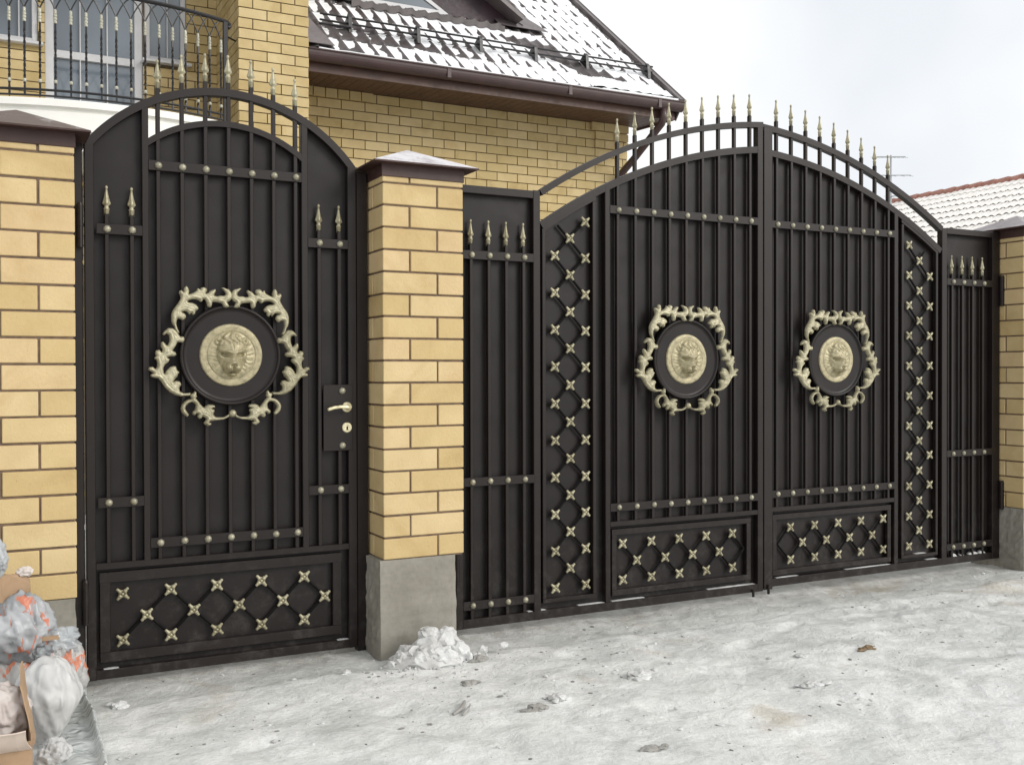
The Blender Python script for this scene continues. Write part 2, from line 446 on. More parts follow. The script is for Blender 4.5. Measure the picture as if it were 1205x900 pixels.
def inflate(poly, h, w, step, seed=0):
    """a cast leaf: polygon [(x,z)] domed towards -y, closed at the back"""
    P = np.array(poly)
    n = len(P)
    # resample the outline evenly
    out = []
    for i in range(n):
        a, b = P[i], P[(i+1) % n]; L = np.hypot(*(b-a)); k = max(1, int(L/step))
        for t in range(k): out.append(a + (b-a)*t/k)
    O = np.array(out)
    # smooth the outline a little
    O = .6*O + .2*(np.roll(O, 1, 0) + np.roll(O, -1, 0))
    T = np.roll(O, -1, 0) - np.roll(O, 1, 0); T /= (np.hypot(T[:, 0], T[:, 1])[:, None] + 1e-9)
    area = .5*(O[:, 0]*np.roll(O[:, 1], -1) - np.roll(O[:, 0], -1)*O[:, 1]).sum()
    O = O + .0002*np.sign(area)*np.c_[T[:, 1], -T[:, 0]]
    A, B = O, np.roll(O, -1, 0); D = B - A; LL = (D**2).sum(1) + 1e-12
    def dist(q):
        t = np.clip(((q - A)*D).sum(1)/LL, 0, 1)
        return np.sqrt((((A + D*t[:, None]) - q)**2).sum(1)).min()
    def inside(q):
        c = (A[:, 1] > q[1]) != (B[:, 1] > q[1])
        xx = A[:, 0] + (q[1] - A[:, 1])*D[:, 0]/np.where(np.abs(D[:, 1]) < 1e-12, 1e-12, D[:, 1])
        return (c & (q[0] < xx)).sum() % 2 == 1
    pts = [Vector(p) for p in O]; ds = [0.]*len(O)
    lo, hi = O.min(0), O.max(0); row = 0
    z = lo[1]
    while z < hi[1]:
        x = lo[0] + (step*.5 if row % 2 else 0)
        while x < hi[0]:
            q = np.array((x, z))
            if inside(q):
                d = dist(q)
                if d > step*.55: pts.append(Vector(q)); ds.append(d)
            x += step
        z += step*.87; row += 1
    m = len(O)
    vs, es, fs, *_ = geometry.delaunay_2d_cdt(pts, [(i, (i+1) % m) for i in range(m)], [], 1, 1e-7)
    bm = bmesh.new(); front = []
    for v in vs:
        q = np.array(v); d = dist(q)
        t = min(1, d/w)
        hh = h*math.sqrt(max(0, 1 - (1-t)**2))
        # creases running along the leaf
        hh *= 1 + .10*noise.noise(Vector((q[0]*45, q[1]*45, seed))) + .05*math.sin(d*640 + 1.2)
        front.append(bm.verts.new((q[0], -hh - .002, q[1])))
    back = {}
    for f in fs:
        try: bm.faces.new([front[i] for i in f])
        except ValueError: pass
    be = [e for e in bm.edges if len(e.link_faces) == 1]
    for e in be:
        for v in e.verts:
            if v not in back: back[v] = bm.verts.new((v.co.x, .002, v.co.z))
    for e in be:
        a, b = e.verts
        try: bm.faces.new((a, b, back[b], back[a]))
        except ValueError: pass
    fixn(bm)
    return bm

TL = [(975,100),(1010,95),(1060,115),(1110,125),(1145,170),(1165,220),(1160,280),(1125,325),(1075,355),(1095,385),(1115,435),(1060,450),(1010,435),(1000,400),(985,375),(930,360),(860,355),(815,350),(810,390),(795,445),(755,450),(725,430),(715,380),(700,335),(680,312),(650,315),(635,350),(610,362),(575,330),(530,318),(470,315),(420,330),(380,355),(400,375),(470,380),(530,410),(560,445),(575,475),(555,505),(520,520),(510,570),(475,598),(455,560),(440,555),(420,590),(400,565),(375,535),(330,525),(280,545),(320,560),(350,590),(358,630),(330,665),(300,690),(265,670),(240,655),(205,665),(195,700),(190,750),(198,800),(218,850),(245,905),(200,912),(172,860),(150,790),(122,750),(105,690),(105,600),(125,530),(165,470),(215,400),(250,345),(265,300),(255,250),(235,210),(250,175),(280,165),(315,195),(320,140),(345,100),(370,90),(400,130),(415,185),(400,235),(450,220),(520,185),(545,160),(550,125),(580,125),(600,150),(615,115),(660,100),(715,120),(725,165),(690,210),(740,205),(780,160),(840,135),(870,125),(880,160),(855,205),(845,245),(900,255),(960,240),(1010,245),(1050,225),(1050,190),(1020,150)]
SL = [(200,135),(225,100),(265,70),(315,72),(350,95),(375,130),(400,165),(440,165),(450,200),(430,235),(390,230),(365,235),(350,270),(330,300),(310,330),(345,345),(358,375),(330,395),(290,395),(250,405),(280,430),(265,460),(225,490),(205,530),(210,580),(225,600),(240,560),(280,520),(320,505),(350,510),(360,550),(390,580),(370,600),(365,630),(340,650),(315,690),(350,675),(395,685),(410,720),(385,755),(390,795),(430,820),(480,820),(515,815),(512,848),(450,852),(400,855),(340,840),(280,805),(220,745),(180,680),(150,645),(100,640),(65,625),(65,600),(95,590),(80,575),(40,550),(45,520),(90,515),(120,540),(135,520),(140,470),(130,435),(105,420),(115,400),(130,390),(115,360),(125,330),(165,320),(190,350),(200,320),(180,280),(185,235),(205,225),(235,255),(255,275),(275,230),(280,180),(270,145),(240,135),(215,155)]
BL = [(345,70),(380,90),(375,130),(390,165),(365,195),(400,235),(450,300),(490,350),(515,365),(530,335),(580,310),(640,310),(700,325),(705,365),(660,370),(645,385),(690,395),(695,430),(675,460),(680,500),(720,530),(780,536),(850,534),(900,514),(945,480),(962,518),(900,556),(850,576),(790,584),(720,590),(660,600),(610,605),(600,625),(640,630),(630,665),(580,690),(530,665),(500,630),(520,600),(550,560),(520,535),(480,515),(460,550),(420,555),(390,510),(410,470),(380,460),(350,495),(310,480),(305,435),(350,395),(360,360),(365,310),(340,275),(290,265),(240,280),(195,330),(185,380),(215,430),(250,480),(220,520),(160,480),(120,430),(105,370),(120,310),(170,250),(230,215),(290,205),(280,170),(265,150),(290,115),(320,110)]
fTL = [((x-1153.5)*.0002437, (1284-y)*.0002487) for x, y in TL]
fSL = [((x-999)*.0003656, (376-y)*.000373) for x, y in SL]
fBL = [((x-1003.5)*.0002437, -(561+y)*.0002487) for x, y in BL]
SCROLL = []
for i, f in enumerate((fTL, fSL, fBL)):
    for mir in (1, -1):
        bm = inflate([(x*mir, z) for x, z in f], .0165, .0125, .0027, seed=i*3.7)
        SCROLL.append(mesh_of(bm, 'acanthus_scroll', M['gold']))
bm = bmesh.new(); bmesh.ops.create_uvsphere(bm, u_segments=14, v_segments=10, radius=.0166)
BEAD = mesh_of(bm, 'bead', M['gold'])

def lion_mesh():
    Rr = .1375; N = 150
    def G(x, y, cx, cy, sx, sy): return math.exp(-((x-cx)/sx)**2 - ((y-cy)/sy)**2)
    def H(x, y):
        r = math.hypot(x, y)
        h = .05
        if r > .78: h += .012*(1 - min(1, abs(r - .89)/.12)) - .05*max(0, r-.97)/.03
        elif r > .755: h -= .035
        ax = abs(x)
        # mane: locks combed outward and down
        if r < .77:
            an = math.atan2(x, y - .05)
            tw = 2.6*noise.noise(Vector((x*3.1, y*3.1, 1)))
            lock = math.sin(an*27 + 7*r*(1 if x > 0 else -1) + tw*1.6) * .5 + .5
            lock2 = math.sin(an*41 + 11*r + 2*tw)*.5 + .5
            fall = max(0, 1 - (r/.77)**5)
            h += fall*(.026*lock*(.35 + .65*min(1, r/.6)) + .014*lock2 + .045)
        # face
        x0_, y0_ = x, y; x, y = x/1.07, y/1.05; ax = abs(x)
        wf = (.46 if y > .0 else .46 - .20*(min(1, -y/.72))**1.7)
        q = (x/wf)**2 + ((y-.015)/.715)**2; q = q**1.15
        if q < 1:
            face = .30*(1-q)**.45
            face += .07*G(ax, y, .16, .24, .16, .14)                       # forehead
            face += .13*G(ax, y, .20 , .105 + .22*(ax-.20), .17, .055)       # brow ridge, rising outward
            face += .05*G(ax, y, 0, .20, .07, .18) - .05*G(ax, y, 0, .30, .022, .14)
            face -= .17*G(ax, y, .245, .005 + .25*(ax-.245), .090, .050)                     # eye hollow
            face += .06*G(ax, y, .245, .0, .040, .026)                      # eyeball
            face -= .05*G(ax, y, .14, -.03, .03, .03)
            face += .15*G(ax, y, 0, -.05, .115, .22)                          # bridge
            face += .15*G(ax, y, 0, -.245, .155, .075)                         # nose tip
            face -= .08*G(ax, y, .055, -.315, .03, .025)                      # nostrils
            face += .22*G(ax, y, .15, -.400, .155, .115)                        # muzzle pads
            face -= .09*G(ax, y, 0, -.39, .018, .07)
            face -= .15*G(ax, y, 0, -.515 - .38*ax, .26, .026)                # mouth
            face += .13*G(ax, y, 0, -.605, .12, .055)                         # lower lip, chin
            face -= .10*G(ax, y, .30, -.30, .09, .22)                         # cheek hollow
            face += .05*G(ax, y, .34, -.06, .07, .10)
            if y > .28:
                face += .035*math.sin(x*34 + 3*math.sin(y*14) + 2*noise.noise(Vector((x*6, y*6, 8))))*min(1, (y-.28)/.12)
            e = min(1, (1-q)/.16)
            h = h*(1-e) + (h*.35 + face)*e if q > .84 else h*.35 + face
        x, y = x0_, y0_
        # rounded ears
        for s in (-1, 1):
            d = math.hypot((x - s*.42), (y - .43))
            if d < .13: h += .10*(1 - (d/.13)**2) - .09*max(0, 1 - (d/.07)**2)
        return h*Rr
    bm = bmesh.new(); idx = {}
    rings = 64; seg = 132
    c = bm.verts.new((0, -H(0, 0), 0)); prev = None
    for i in range(1, rings+1):
        r = i/rings
        ring = []
        for k in range(seg):
            a = 2*math.pi*k/seg; x, y = r*math.sin(a), r*math.cos(a)
            ring.append(bm.verts.new((x*Rr, -H(x, y), y*Rr)))
        if prev is None:
            for k in range(seg): bm.faces.new((c, ring[k], ring[(k+1) % seg]))
        else:
            for k in range(seg): bm.faces.new((prev[k], ring[k], ring[(k+1) % seg], prev[(k+1) % seg]))
        prev = ring
    back = [bm.verts.new((v.co.x, .004, v.co.z)) for v in prev]
    for k in range(seg): bm.faces.new((prev[k], back[k], back[(k+1) % seg], prev[(k+1) % seg]))
    fixn(bm)
    return mesh_of(bm, 'lion_relief', M['lion'])
LION = lion_mesh()

def disc_mesh():
    bm = bmesh.new()
    lathe(bm, [(.2205, -.012), (.2215, .004), (.2200, .010), (.2150, .0135), (.2095, .0130), (.2060, .0095), (.2050, .004), (.19, .0035), (.10, .003), (.001, .003)], 72, 'Y')
    fixn(bm)
    return mesh_of(bm, 'medallion_disc', M['sheet'])
DISC = disc_mesh()

def medallion(leaf, x, z):
    y = -.012
    d = inst('medallion', DISC, leaf, (x, y, z))
    inst('lion_relief', LION, d, (x, y - .004, z))
    for me in SCROLL: inst('acanthus_scroll', me, d, (x, y - .014, z))
    inst('bead', BEAD, d, (x + .002, y - .018, z - .257))

# ------------------------------------------------------------------ gate construction
def circ_z(c, Rr):
    return lambda x: c[1] + math.sqrt(max(1e-6, Rr*Rr - (x - c[0])**2))
def arc(bm, c, Rr, th, x0, x1, y0, y1, n=36):
    a0 = math.acos(max(-1, min(1, (x0 - c[0])/Rr))); a1 = math.acos(max(-1, min(1, (x1 - c[0])/Rr)))
    top, bot = [], []
    for i in range(n+1):
        a = a0 + (a1-a0)*i/n
        top.append((c[0] + Rr*math.cos(a), c[1] + Rr*math.sin(a))); bot.append((c[0] + (Rr-th)*math.cos(a), c[1] + (Rr-th)*math.sin(a)))
    band(bm, top, bot, y0, y1)

def under(bm, ztop, x0, x1, z0, y0, y1, n=24):
    xs = [x0 + (x1-x0)*i/n for i in range(n+1)]
    band(bm, [(x, ztop(x)) for x in xs], [(x, z0) for x in xs], y0, y1)

BV = .0022
def picket(leaf, x, z0, z1, spear=None, w=.0175, y0=.004, y1=.026):
    bm = bmesh.new(); box(bm, x-w/2, x+w/2, y0, y1, z0, z1, BV)
    p = put('picket', bm, M['gate'], leaf)
    if spear: inst('spearhead', SPEAR, p, (x, (y0+y1)/2 - (.004 if spear > z1 else .0), spear))
    return p

def strap(leaf, x0, x1, z, xs, h=.043):
    bm = bmesh.new(); box(bm, x0, x1, -.002, .0035, z-h/2, z+h/2, .0012)
    s = put('strap', bm, M['gate'], leaf)
    for i, x in enumerate(xs):
        inst('rivet', RIVET, s, (x, -.0015, z + random.uniform(-.001, .001)), rot=(0, random.uniform(0, 6), 0))

def lattice(leaf, rect, fl, rods, y0=.002, fw=.020, topz=None):
    """recessed panel: thin tube frame, diagonal rods, cast rosettes at the crossings"""
    x0, x1, z0, z1 = rect
    bm = bmesh.new()
    y1 = .030
    zt = topz or (lambda x: z1)
    box(bm, x0-fw, x1+fw, y0, y1, z0-fw, z0, BV)
    box(bm, x0-fw, x0, y0+.0004, y1, z0+.0002, zt(x0)+.001, BV)
    box(bm, x1, x1+fw, y0+.0004, y1, z0+.0002, zt(x1)+.001, BV)
    n = 16; xx = [x0-fw + (x1-x0+2*fw)*i/n for i in range(n+1)]
    band(bm, [(x, zt(x)+fw) for x in xx], [(x, zt(x)) for x in xx], y0+.0008, y1)
    for a, b in rods:
        tube(bm, [(a[0], .021, a[1]), (b[0], .021, b[1])], .0064, 6, mi=1)
    p = put('lattice_panel', bm, [M['gate'], M['rod_shade']], leaf)
    for x, z in fl:
        inst('rosette', ROSETTE, p, (x, .014, z), rot=(0, random.uniform(-.10, .10), 0))
    return p

def hinge(leaf, x, y, z0, z1, r=.013):
    bm = bmesh.new(); zm = (z0+z1)/2
    lathe(bm, [(r, z0), (r, zm-.007), (r*1.13, zm-.006), (r*1.13, zm+.006), (r, zm+.007), (r, z1-.012), (r*.75, z1)], 12, 'Z', c=(x, y, 0))
    put('hinge', bm, M['gate'], leaf)

# ---- wicket
WB = -.065
WL = thing('wicket_gate', (-.295, 0, WB), 'tall narrow dark metal wicket gate with one lion medallion and brass lever handle', 'gate')
oc, oR = (.293, 1.732), .744
ic, iR = (.289, 1.772), .562
zo, zi = circ_z(oc, oR), circ_z(ic, iR)
bm = bmesh.new()
F0, F1 = 0., .042
xa, xb = -.295, .885
za = zo(xa+.01) - .0
box(bm, xa, xa+.036, F0, F1, WB, zo(xa+.012)-.012, BV)
box(bm, xb-.040, xb, F0, F1, WB, zo(xb-.012)-.012, BV)
box(bm, -.067, -.040, F0+.0006, F1-.001, .42, zo(-.054)-.010, BV)
box(bm, .626, .655, F0+.0006, F1-.001, .42, zo(.641)-.010, BV)
arc(bm, oc, oR, .033, xa+.0005, xb-.0005, F0-.0006, F1+.001, 60)
arc(bm, ic, iR, .026, -.064, .650, F0+.0012, F1-.002, 48)
box(bm, xa+.035, xb-.039, F0+.001, F1-.001, .397, .425, BV)
box(bm, xa+.035, xb-.039, F0+.001, F1-.001, WB+.001, WB+.040, BV)
put('gate_frame', bm, M['gate'], WL)
bm = bmesh.new()
YS0, YS1 = .037, .0395
under(bm, lambda x: zo(x)-.02, xa+.01, -.05, WB+.01, YS0, YS1)
under(bm, lambda x: zi(x)-.012, -.05, .64, WB+.01, YS0+.0002, YS1+.0003)
under(bm, lambda x: zo(x)-.02, .64, xb-.01, WB+.01, YS0, YS1)
put('sheet_panel', bm, M['sheet'], WL)
for i in range(7):
    x = .1*i
    picket(WL, x, .424, zo(x) + .030, zo(x) + .029)
strap(WL, -.041, .627, 2.113, [.1*i for i in range(7)])
strap(WL, -.041, .627, .4955, [.1*i for i in range(7)])
for x in (-.208, -.108): picket(WL, x, .424, 1.894, 1.888)
for x in (.709, .805): picket(WL, x, .424, 1.881, 1.876)
strap(WL, -.250, -.066, 1.829, [-.208, -.108]); strap(WL, -.250, -.066, .679, [-.208, -.108])
strap(WL, .654, .846, 1.820, [.709, .806]); strap(WL, .654, .846, .682, [.709, .806])
ft = [(-.154+.1965*i, .288) for i in range(5)]; fm = [(-.057+.1965*i, .189) for i in range(5)]; fb = [(-.154+.1965*i, .091) for i in range(5)]
rods = []
for i in range(5):
    if i: rods.append((ft[i-1], fm[i-1])) if i > 1 else None
    rods.append((fb[i], fm[i]))
    if i < 4: rods += [(fm[i], ft[i+1]), (fm[i], fb[i+1])]
rods.append((ft[4], fm[4]))
rods = [r for r in rods if r]
lattice(WL, (-.203, .769, .045, .341), ft + fm + fb, rods, y0=.010, fw=.042)
medallion(WL, .3005, 1.302)
# lock plate
bm = bmesh.new(); box(bm, .7225, .862, -.006, .004, .861, 1.168, .0015)
lp = put('lock_plate', bm, M['gate'], WL)
for z in (1.139, .885): inst('rivet', RIVET, lp, (.8125, -.006, z))
bm = bmesh.new()
lathe(bm, [(.024, 0), (.024, .004), (.021, .009), (.012, .010), (.010, .034), (.0095, .046), (.004, .050)], 20, 'Y', c=(.834, -.006, 1.063)); fixn(bm)
tube(bm, [(.836, -.050, 1.063), (.82, -.053, 1.064), (.79, -.053, 1.066), (.76, -.051, 1.063), (.737, -.048, 1.056), (.730, -.046, 1.053)], [.0075, .0088, .0078, .0073, .0078, .006], 12)
put('lever_handle', bm, M['brass'], lp, smooth=True)
bm = bmesh.new()
lathe(bm, [(.0235, 0), (.0235, .004), (.020, .008), (.0150, .0085), (.0120, .006), (.001, .006)], 22, 'Y', c=(.834, -.006, .968)); fixn(bm)
box(bm, .8305, .8375, -.0155, -.006, .957, .974, .001, mi=1)
put('keyhole_cover', bm, [M['brass'], M['black_rail']], lp, smooth=False)
hinge(WL, -.314, -.012, 1.745, 1.930); hinge(WL, -.302, -.010, .175, .365)

# posts bolted to the pillars beside the wicket
bm = bmesh.new(); box(bm, -.356, -.3030, .004, .054, -.12, 2.185, .003)
z = .0  # white strips added in the hinge gap to draw its bright slit
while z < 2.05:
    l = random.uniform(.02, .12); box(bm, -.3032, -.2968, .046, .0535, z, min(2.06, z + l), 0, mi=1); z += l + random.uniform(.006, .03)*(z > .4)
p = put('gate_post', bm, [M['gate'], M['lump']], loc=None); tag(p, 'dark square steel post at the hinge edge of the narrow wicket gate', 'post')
bm = bmesh.new(); box(bm, .889, .9435, .010, .060, -.12, 2.165, .003)
p = put('gate_post', bm, M['gate']); tag(p, 'dark square steel post between the wicket handle side and middle brick pillar', 'post')

# ---- driveway leaves
def leaf_left():
    B = -.048
    L = thing('gate_leaf', (1.395, 0, B), 'wide dark metal gate leaf next to the middle brick pillar, with one lion medallion', 'gate leaf', 'arched driveway gate leaves')
    oc, oR = (3.597, -.468), 3.141; ic, iR = (3.635, -.579), 3.115
    zo, zi = circ_z(oc, oR), circ_z(ic, iR)
    bm = bmesh.new()
    box(bm, 1.395, 1.432, F0, F1, B, 2.149, BV)
    box(bm, 1.832, 1.8715, F0, F1, B, 2.152, BV)
    box(bm, 1.431, 1.833, F0+.0007, F1-.001, 2.110, 2.149, BV)
    box(bm, 1.431, 3.306, F0+.0008, F1-.001, B+.0005, B+.045, BV)
    box(bm, 2.266, 2.296, F0+.0006, F1-.001, B+.044, zi(2.28)-.02, BV)
    box(bm, 3.305, 3.3445, F0, F1, B, zo(3.32)-.012, BV)
    box(bm, 2.295, 3.306, F0+.001, F1-.001, .398, .425, BV)
    arc(bm, oc, oR, .031, 1.870, 3.345, F0-.0007, F1-.004, 44)
    arc(bm, ic, iR, .037, 1.871, 3.306, F0+.0013, F1-.002, 44)
    put('gate_frame', bm, M['gate'], L)
    bm = bmesh.new()
    box(bm, 1.41, 1.85, YS0, YS1, B+.01, 2.13)
    under(bm, lambda x: zi(x)-.02, 1.85, 3.33, B+.01, YS0+.0002, YS1+.0003)
    put('sheet_panel', bm, M['sheet'], L)
    px = [1.4835+.0985*i for i in range(4)]
    for x in px: picket(L, x, B+.044, 1.864, 1.858)
    for z in (1.8055, .679, .065): strap(L, 1.431, 1.833, z, px)
    qx = [2.350+.1131*i for i in range(9)]
    for x in qx: picket(L, x, .424, zo(x)+.037, zo(x)+.036)
    for z in (2.0875, .5005): strap(L, 2.295, 3.306, z, qx)
    # lower lattice
    ft = [(2.3775+.1866*i, .302) for i in range(5)]; fm = [(2.470+.1868*i, .206) for i in range(4)]; fb = [(2.3785+.1868*i, .108) for i in range(5)]
    rods = []
    for i in range(4): rods += [(ft[i], fm[i]), (fm[i], ft[i+1]), (fb[i], fm[i]), (fm[i], fb[i+1])]
    e = (3.218, .207); rods += [(ft[4], e), (fb[4], e)]
    lattice(L, (2.339, 3.228, .056, .352), ft+fm+fb, rods, y0=.006, fw=.030)
    # upright lattice
    a = [(1.9615, .103+.1914*k) for k in range(10)]; c = [(2.1465, .105+.1906*k) for k in range(11)]; m = [(2.053, .2+.1911*k) for k in range(10)]
    rods = []
    for k in range(10):
        rods.append((a[k], m[k])); rods.append((c[k], m[k])); rods.append((m[k], c[k+1]))
        if k < 9: rods.append((m[k], a[k+1]))
    rods.append((m[9], (1.985, 1.985)))
    lattice(L, (1.905, 2.189, .052, 2.0), a+c+m, rods, topz=lambda x: zi(x)-.060)
    medallion(L, 2.782, 1.293)
    bm = bmesh.new(); tube(bm, [(3.265, -.006, B+.02), (3.265, -.006, -.072)], .008, 8); put('drop_bolt', bm, M['gate'], L)
    hinge(L, 1.392, -.014, .19, .36); hinge(L, 1.392, -.014, 1.70, 1.87)
leaf_left()

def leaf_right():
    B = -.030
    L = thing('gate_leaf', (5.385, 0, B), 'wide dark metal gate leaf hung on the far brick pillar, under the snowy neighbouring roof', 'gate leaf', 'arched driveway gate leaves')
    oc, oR = (3.104, -.560), 3.222; ic, iR = (3.153, -.509), 3.029
    zo, zi = circ_z(oc, oR), circ_z(ic, iR)
    bm = bmesh.new()
    box(bm, 3.3485, 3.412, F0-.004, F1, B-.012, zo(3.38)-.012, BV)
    box(bm, 4.405, 4.437, F0+.0006, F1-.001, B+.044, zi(4.42)-.02, BV)
    box(bm, 4.832, 4.878, F0, F1, B, 2.146, BV)
    box(bm, 5.315, 5.386, F0, F1, B, 2.153, BV)
    box(bm, 4.877, 5.316, F0+.0007, F1-.001, 2.110, 2.149, BV)
    box(bm, 3.411, 5.316, F0+.0008, F1-.001, B+.0005, B+.045, BV)
    box(bm, 3.411, 4.406, F0+.001, F1-.001, .405, .432, BV)
    arc(bm, oc, oR, .034, 3.348, 4.842, F0-.0007, F1-.004, 44)
    arc(bm, ic, iR, .037, 3.411, 4.833, F0+.0013, F1-.002, 44)
    put('gate_frame', bm, M['gate'], L)
    bm = bmesh.new()
    under(bm, lambda x: zi(x)-.02, 3.37, 4.85, B+.01, YS0+.0002, YS1+.0003)
    box(bm, 4.85, 5.37, YS0, YS1, B+.01, 2.13)
    put('sheet_panel', bm, M['sheet'], L)
    qx = [3.454+.1131*i for i in range(9)]
    for x in qx: picket(L, x, .431, zo(x)+.039, zo(x)+.038)
    for z in (2.080, .5085): strap(L, 3.411, 4.406, z, qx)
    px = [4.935+.098*i for i in range(4)]
    for x in px: picket(L, x, B+.044, 1.857, 1.851)
    for z in (1.802, .688, .080): strap(L, 4.877, 5.316, z, px)
    ft = [(3.558+.1892*i, .306) for i in range(5)]; fm = [(3.652+.1897*i, .211) for i in range(4)]; fb = [(3.560+.1888*i, .115) for i in range(5)]
    rods = []
    for i in range(4): rods += [(ft[i], fm[i]), (fm[i], ft[i+1]), (fb[i], fm[i]), (fm[i], fb[i+1])]
    e = (3.467, .211); rods += [(ft[0], e), (fb[0], e)]
    lattice(L, (3.452, 4.352, .062, .358), ft+fm+fb, rods, y0=.006, fw=.030)
    a = [(4.541, .115+.1905*k) for k in range(11)]; c = [(4.727, .116+.1903*k) for k in range(10)]; m = [(4.633, .210+.1905*k) for k in range(10)]
    rods = []
    for k in range(10):
        rods.append((a[k], m[k])); rods.append((c[k], m[k])); rods.append((m[k], a[k+1]))
        if k < 9: rods.append((m[k], c[k+1]))
    rods.append((m[9], (4.690, 1.985)))
    lattice(L, (4.490, 4.778, .060, 2.0), a+c+m, rods, topz=lambda x: zi(x)-.062)
    medallion(L, 3.893, 1.294)
    bm = bmesh.new(); tube(bm, [(3.375, -.010, B+.02), (3.375, -.010, -.066)], .008, 8); put('drop_bolt', bm, M['gate'], L)
    hinge(L, 5.388, -.014, .30, .49, .016); hinge(L, 5.388, -.014, 1.66, 1.86, .016)
leaf_right()

# thin snow caught on the ledges of the gates
bm = bmesh.new()
for x0, x1, z in ((-.23,-.17,-.0255), (.79,.845,-.0255), (1.80,1.826,-.0025), (1.875,1.905,-.0025), (2.10,2.262,-.0025), (2.31,2.52,-.0025), (2.95,3.29,-.0025),
                  (3.45,3.62,.0155), (4.0,4.38,.0155), (4.70,4.80,.0155), (4.93,4.985,.0155), (5.02,5.05,.0155), (5.10,5.19,.0155), (5.20,5.26,.0155), (4.60,4.70,.0605)):
    n = max(3, int((x1-x0)/.02)); hm = .0022
    if x0 > 4.9: hm = .016
    prev = None
    for i in range(n+1):
        t = i/n; h = hm*math.sin(math.pi*t)*(1 + .6*noise.noise(Vector((x0*9 + i, z, 1)))) + .0008
        x = x0 + (x1-x0)*t
        cur = [bm.verts.new((x, .0065, z)), bm.verts.new((x, .010, z+h)), bm.verts.new((x, .034, z+h*1.2)), bm.verts.new((x, .0365, z))]
        if prev:
            for k in range(3): bm.faces.new((prev[k], prev[k+1], cur[k+1], cur[k]))
        prev = cur
fixn(bm)
s = put('ledge_snow', bm, M['lump'], smooth=True); tag(s, 'thin traces of snow caught on the bottom ledges of the dark gates', 'snow', kind='stuff')

# ------------------------------------------------------------------ brick pillars
def pillar(x0, w, yf, zb, zt, rows, first_long_left, label, capm, cx0=None, cx1=None, cap_h=.118, band_h=.062, gz=-.12, seed=0):
    rnd = random.Random(seed)
    P = thing('brick_pillar', (x0 + w/2, yf + w/2, gz), label, 'pillar', 'brick pillars of the gateway')
    L = w*.660; J = .0092; hc = (zt - zb)/rows
    bm = bmesh.new()
    box(bm, x0+.007, x0+w-.007, yf+.007, yf+w-.007, zb-.002, zt+.05, mi=1)
    t = w - L - J
    for r in range(rows + 1):
        z1 = zt + hc - r*hc - J/2; z0 = z1 - hc + J
        if r == 0: z1 = zt + .052
        A = (r % 2 == 1) == first_long_left
        jit = lambda: rnd.uniform(-.0016, .0016)
        X, Y = x0, yf
        if A:
            rects = [(0, L, 0, t), (L+J, w, 0, L), (t+J, w, L+J, w), (0, t, t+J, w)]
        else:
            rects = [(0, t, 0, L), (t+J, w, 0, t), (L+J, w, t+J, w), (0, L, L+J, w)]
        for a, b, c, d in rects:
            jx, jy = jit(), jit()
            box(bm, X+a+jx*.5, X+b+jx*.5, Y+c+jy, Y+d+jy, z0+jit()*.5, z1+jit()*.5, .0028)
    put('brick_shaft', bm, [M['brick'], M['mortar']], P)
    # rough concrete foot
    bm = bmesh.new()
    a, b = cx0 if cx0 is not None else x0 - .02, cx1 if cx1 is not None else x0 + w - .03
    nx, nz = 22, 22
    def rough(p, k):
        q = Vector(p); n = .004*fbm(q.x*9, q.y*9, q.z*9, 4) + k*.006*fbm(q.x*30, q.y*30, q.z*30, 3)
        return n
    c0, c1 = yf - .004, yf + w - .01
    corner = [(a, c0), (b, c0), (b, c1), (a, c1)]
    ring = []
    for i in range(4):
        p, q = corner[i], corner[(i+1) % 4]
        for k in range(nx):
            tt = k/nx; ring.append((p[0] + (q[0]-p[0])*tt, p[1] + (q[1]-p[1])*tt, i))
    g = []
    for j in range(nz+1):
        z = gz + (zb + .001 - gz)*j/nz
        row = []
        for x, y, i in ring:
            n = rough((x, y, z), 1. if i == 3 else .15) if 0 < j else 0
            nx_, ny_ = ((0, -1), (1, 0), (0, 1), (-1, 0))[i]
            tap = .006*(1 - j/nz)
            row.append(bm.verts.new((x + nx_*(n+tap), y + ny_*(n+tap), z)))
        g.append(row)
    m = len(ring)
    for j in range(nz):
        for k in range(m): bm.faces.new((g[j][k], g[j][(k+1) % m], g[j+1][(k+1) % m], g[j+1][k]))
    bm.faces.new(g[-1]); bm.faces.new(g[0][::-1]); fixn(bm)
    put('concrete_base', bm, M['concrete'], P)
    # folded metal cap
    bm = bmesh.new()
    zc = zt + .028; o = .005
    box(bm, x0-o, x0+w+o, yf-o, yf+w+o, zc, zc+band_h, .002)
    ov = .058; ze = zc + band_h - .006
    k = [bm.verts.new(c) for c in ((x0-ov, yf-ov, ze), (x0+w+ov, yf-ov, ze), (x0+w+ov, yf+w+ov, ze), (x0-ov, yf+w+ov, ze))]
    k2 = [bm.verts.new(v.co + Vector((0, 0, .007))) for v in k]
    ap = bm.verts.new((x0+w/2, yf+w/2, ze+cap_h))
    for i in range(4):
        f = bm.faces.new((k2[i], k2[(i+1) % 4], ap)); f.material_index = 1
        bm.faces.new((k[i], k[(i+1) % 4], k2[(i+1) % 4], k2[i]))
    bm.faces.new(k[::-1]); fixn(bm)
    put('metal_cap', bm, [M['brown'], capm], P)
    return P
pillar(-.751, .404, -.17, .322, 2.094, 17, False, 'yellow brick pillar behind the heap of rubbish bags, its brown cap frosted', M['cap_a'], -.74, -.352, seed=1)
pillar(.954, .4035, -.17, .360, 2.094, 17, True, 'free-standing yellow brick pillar between the wicket gate and wide gate leaves', M['cap_b'], .934, 1.310, seed=2)
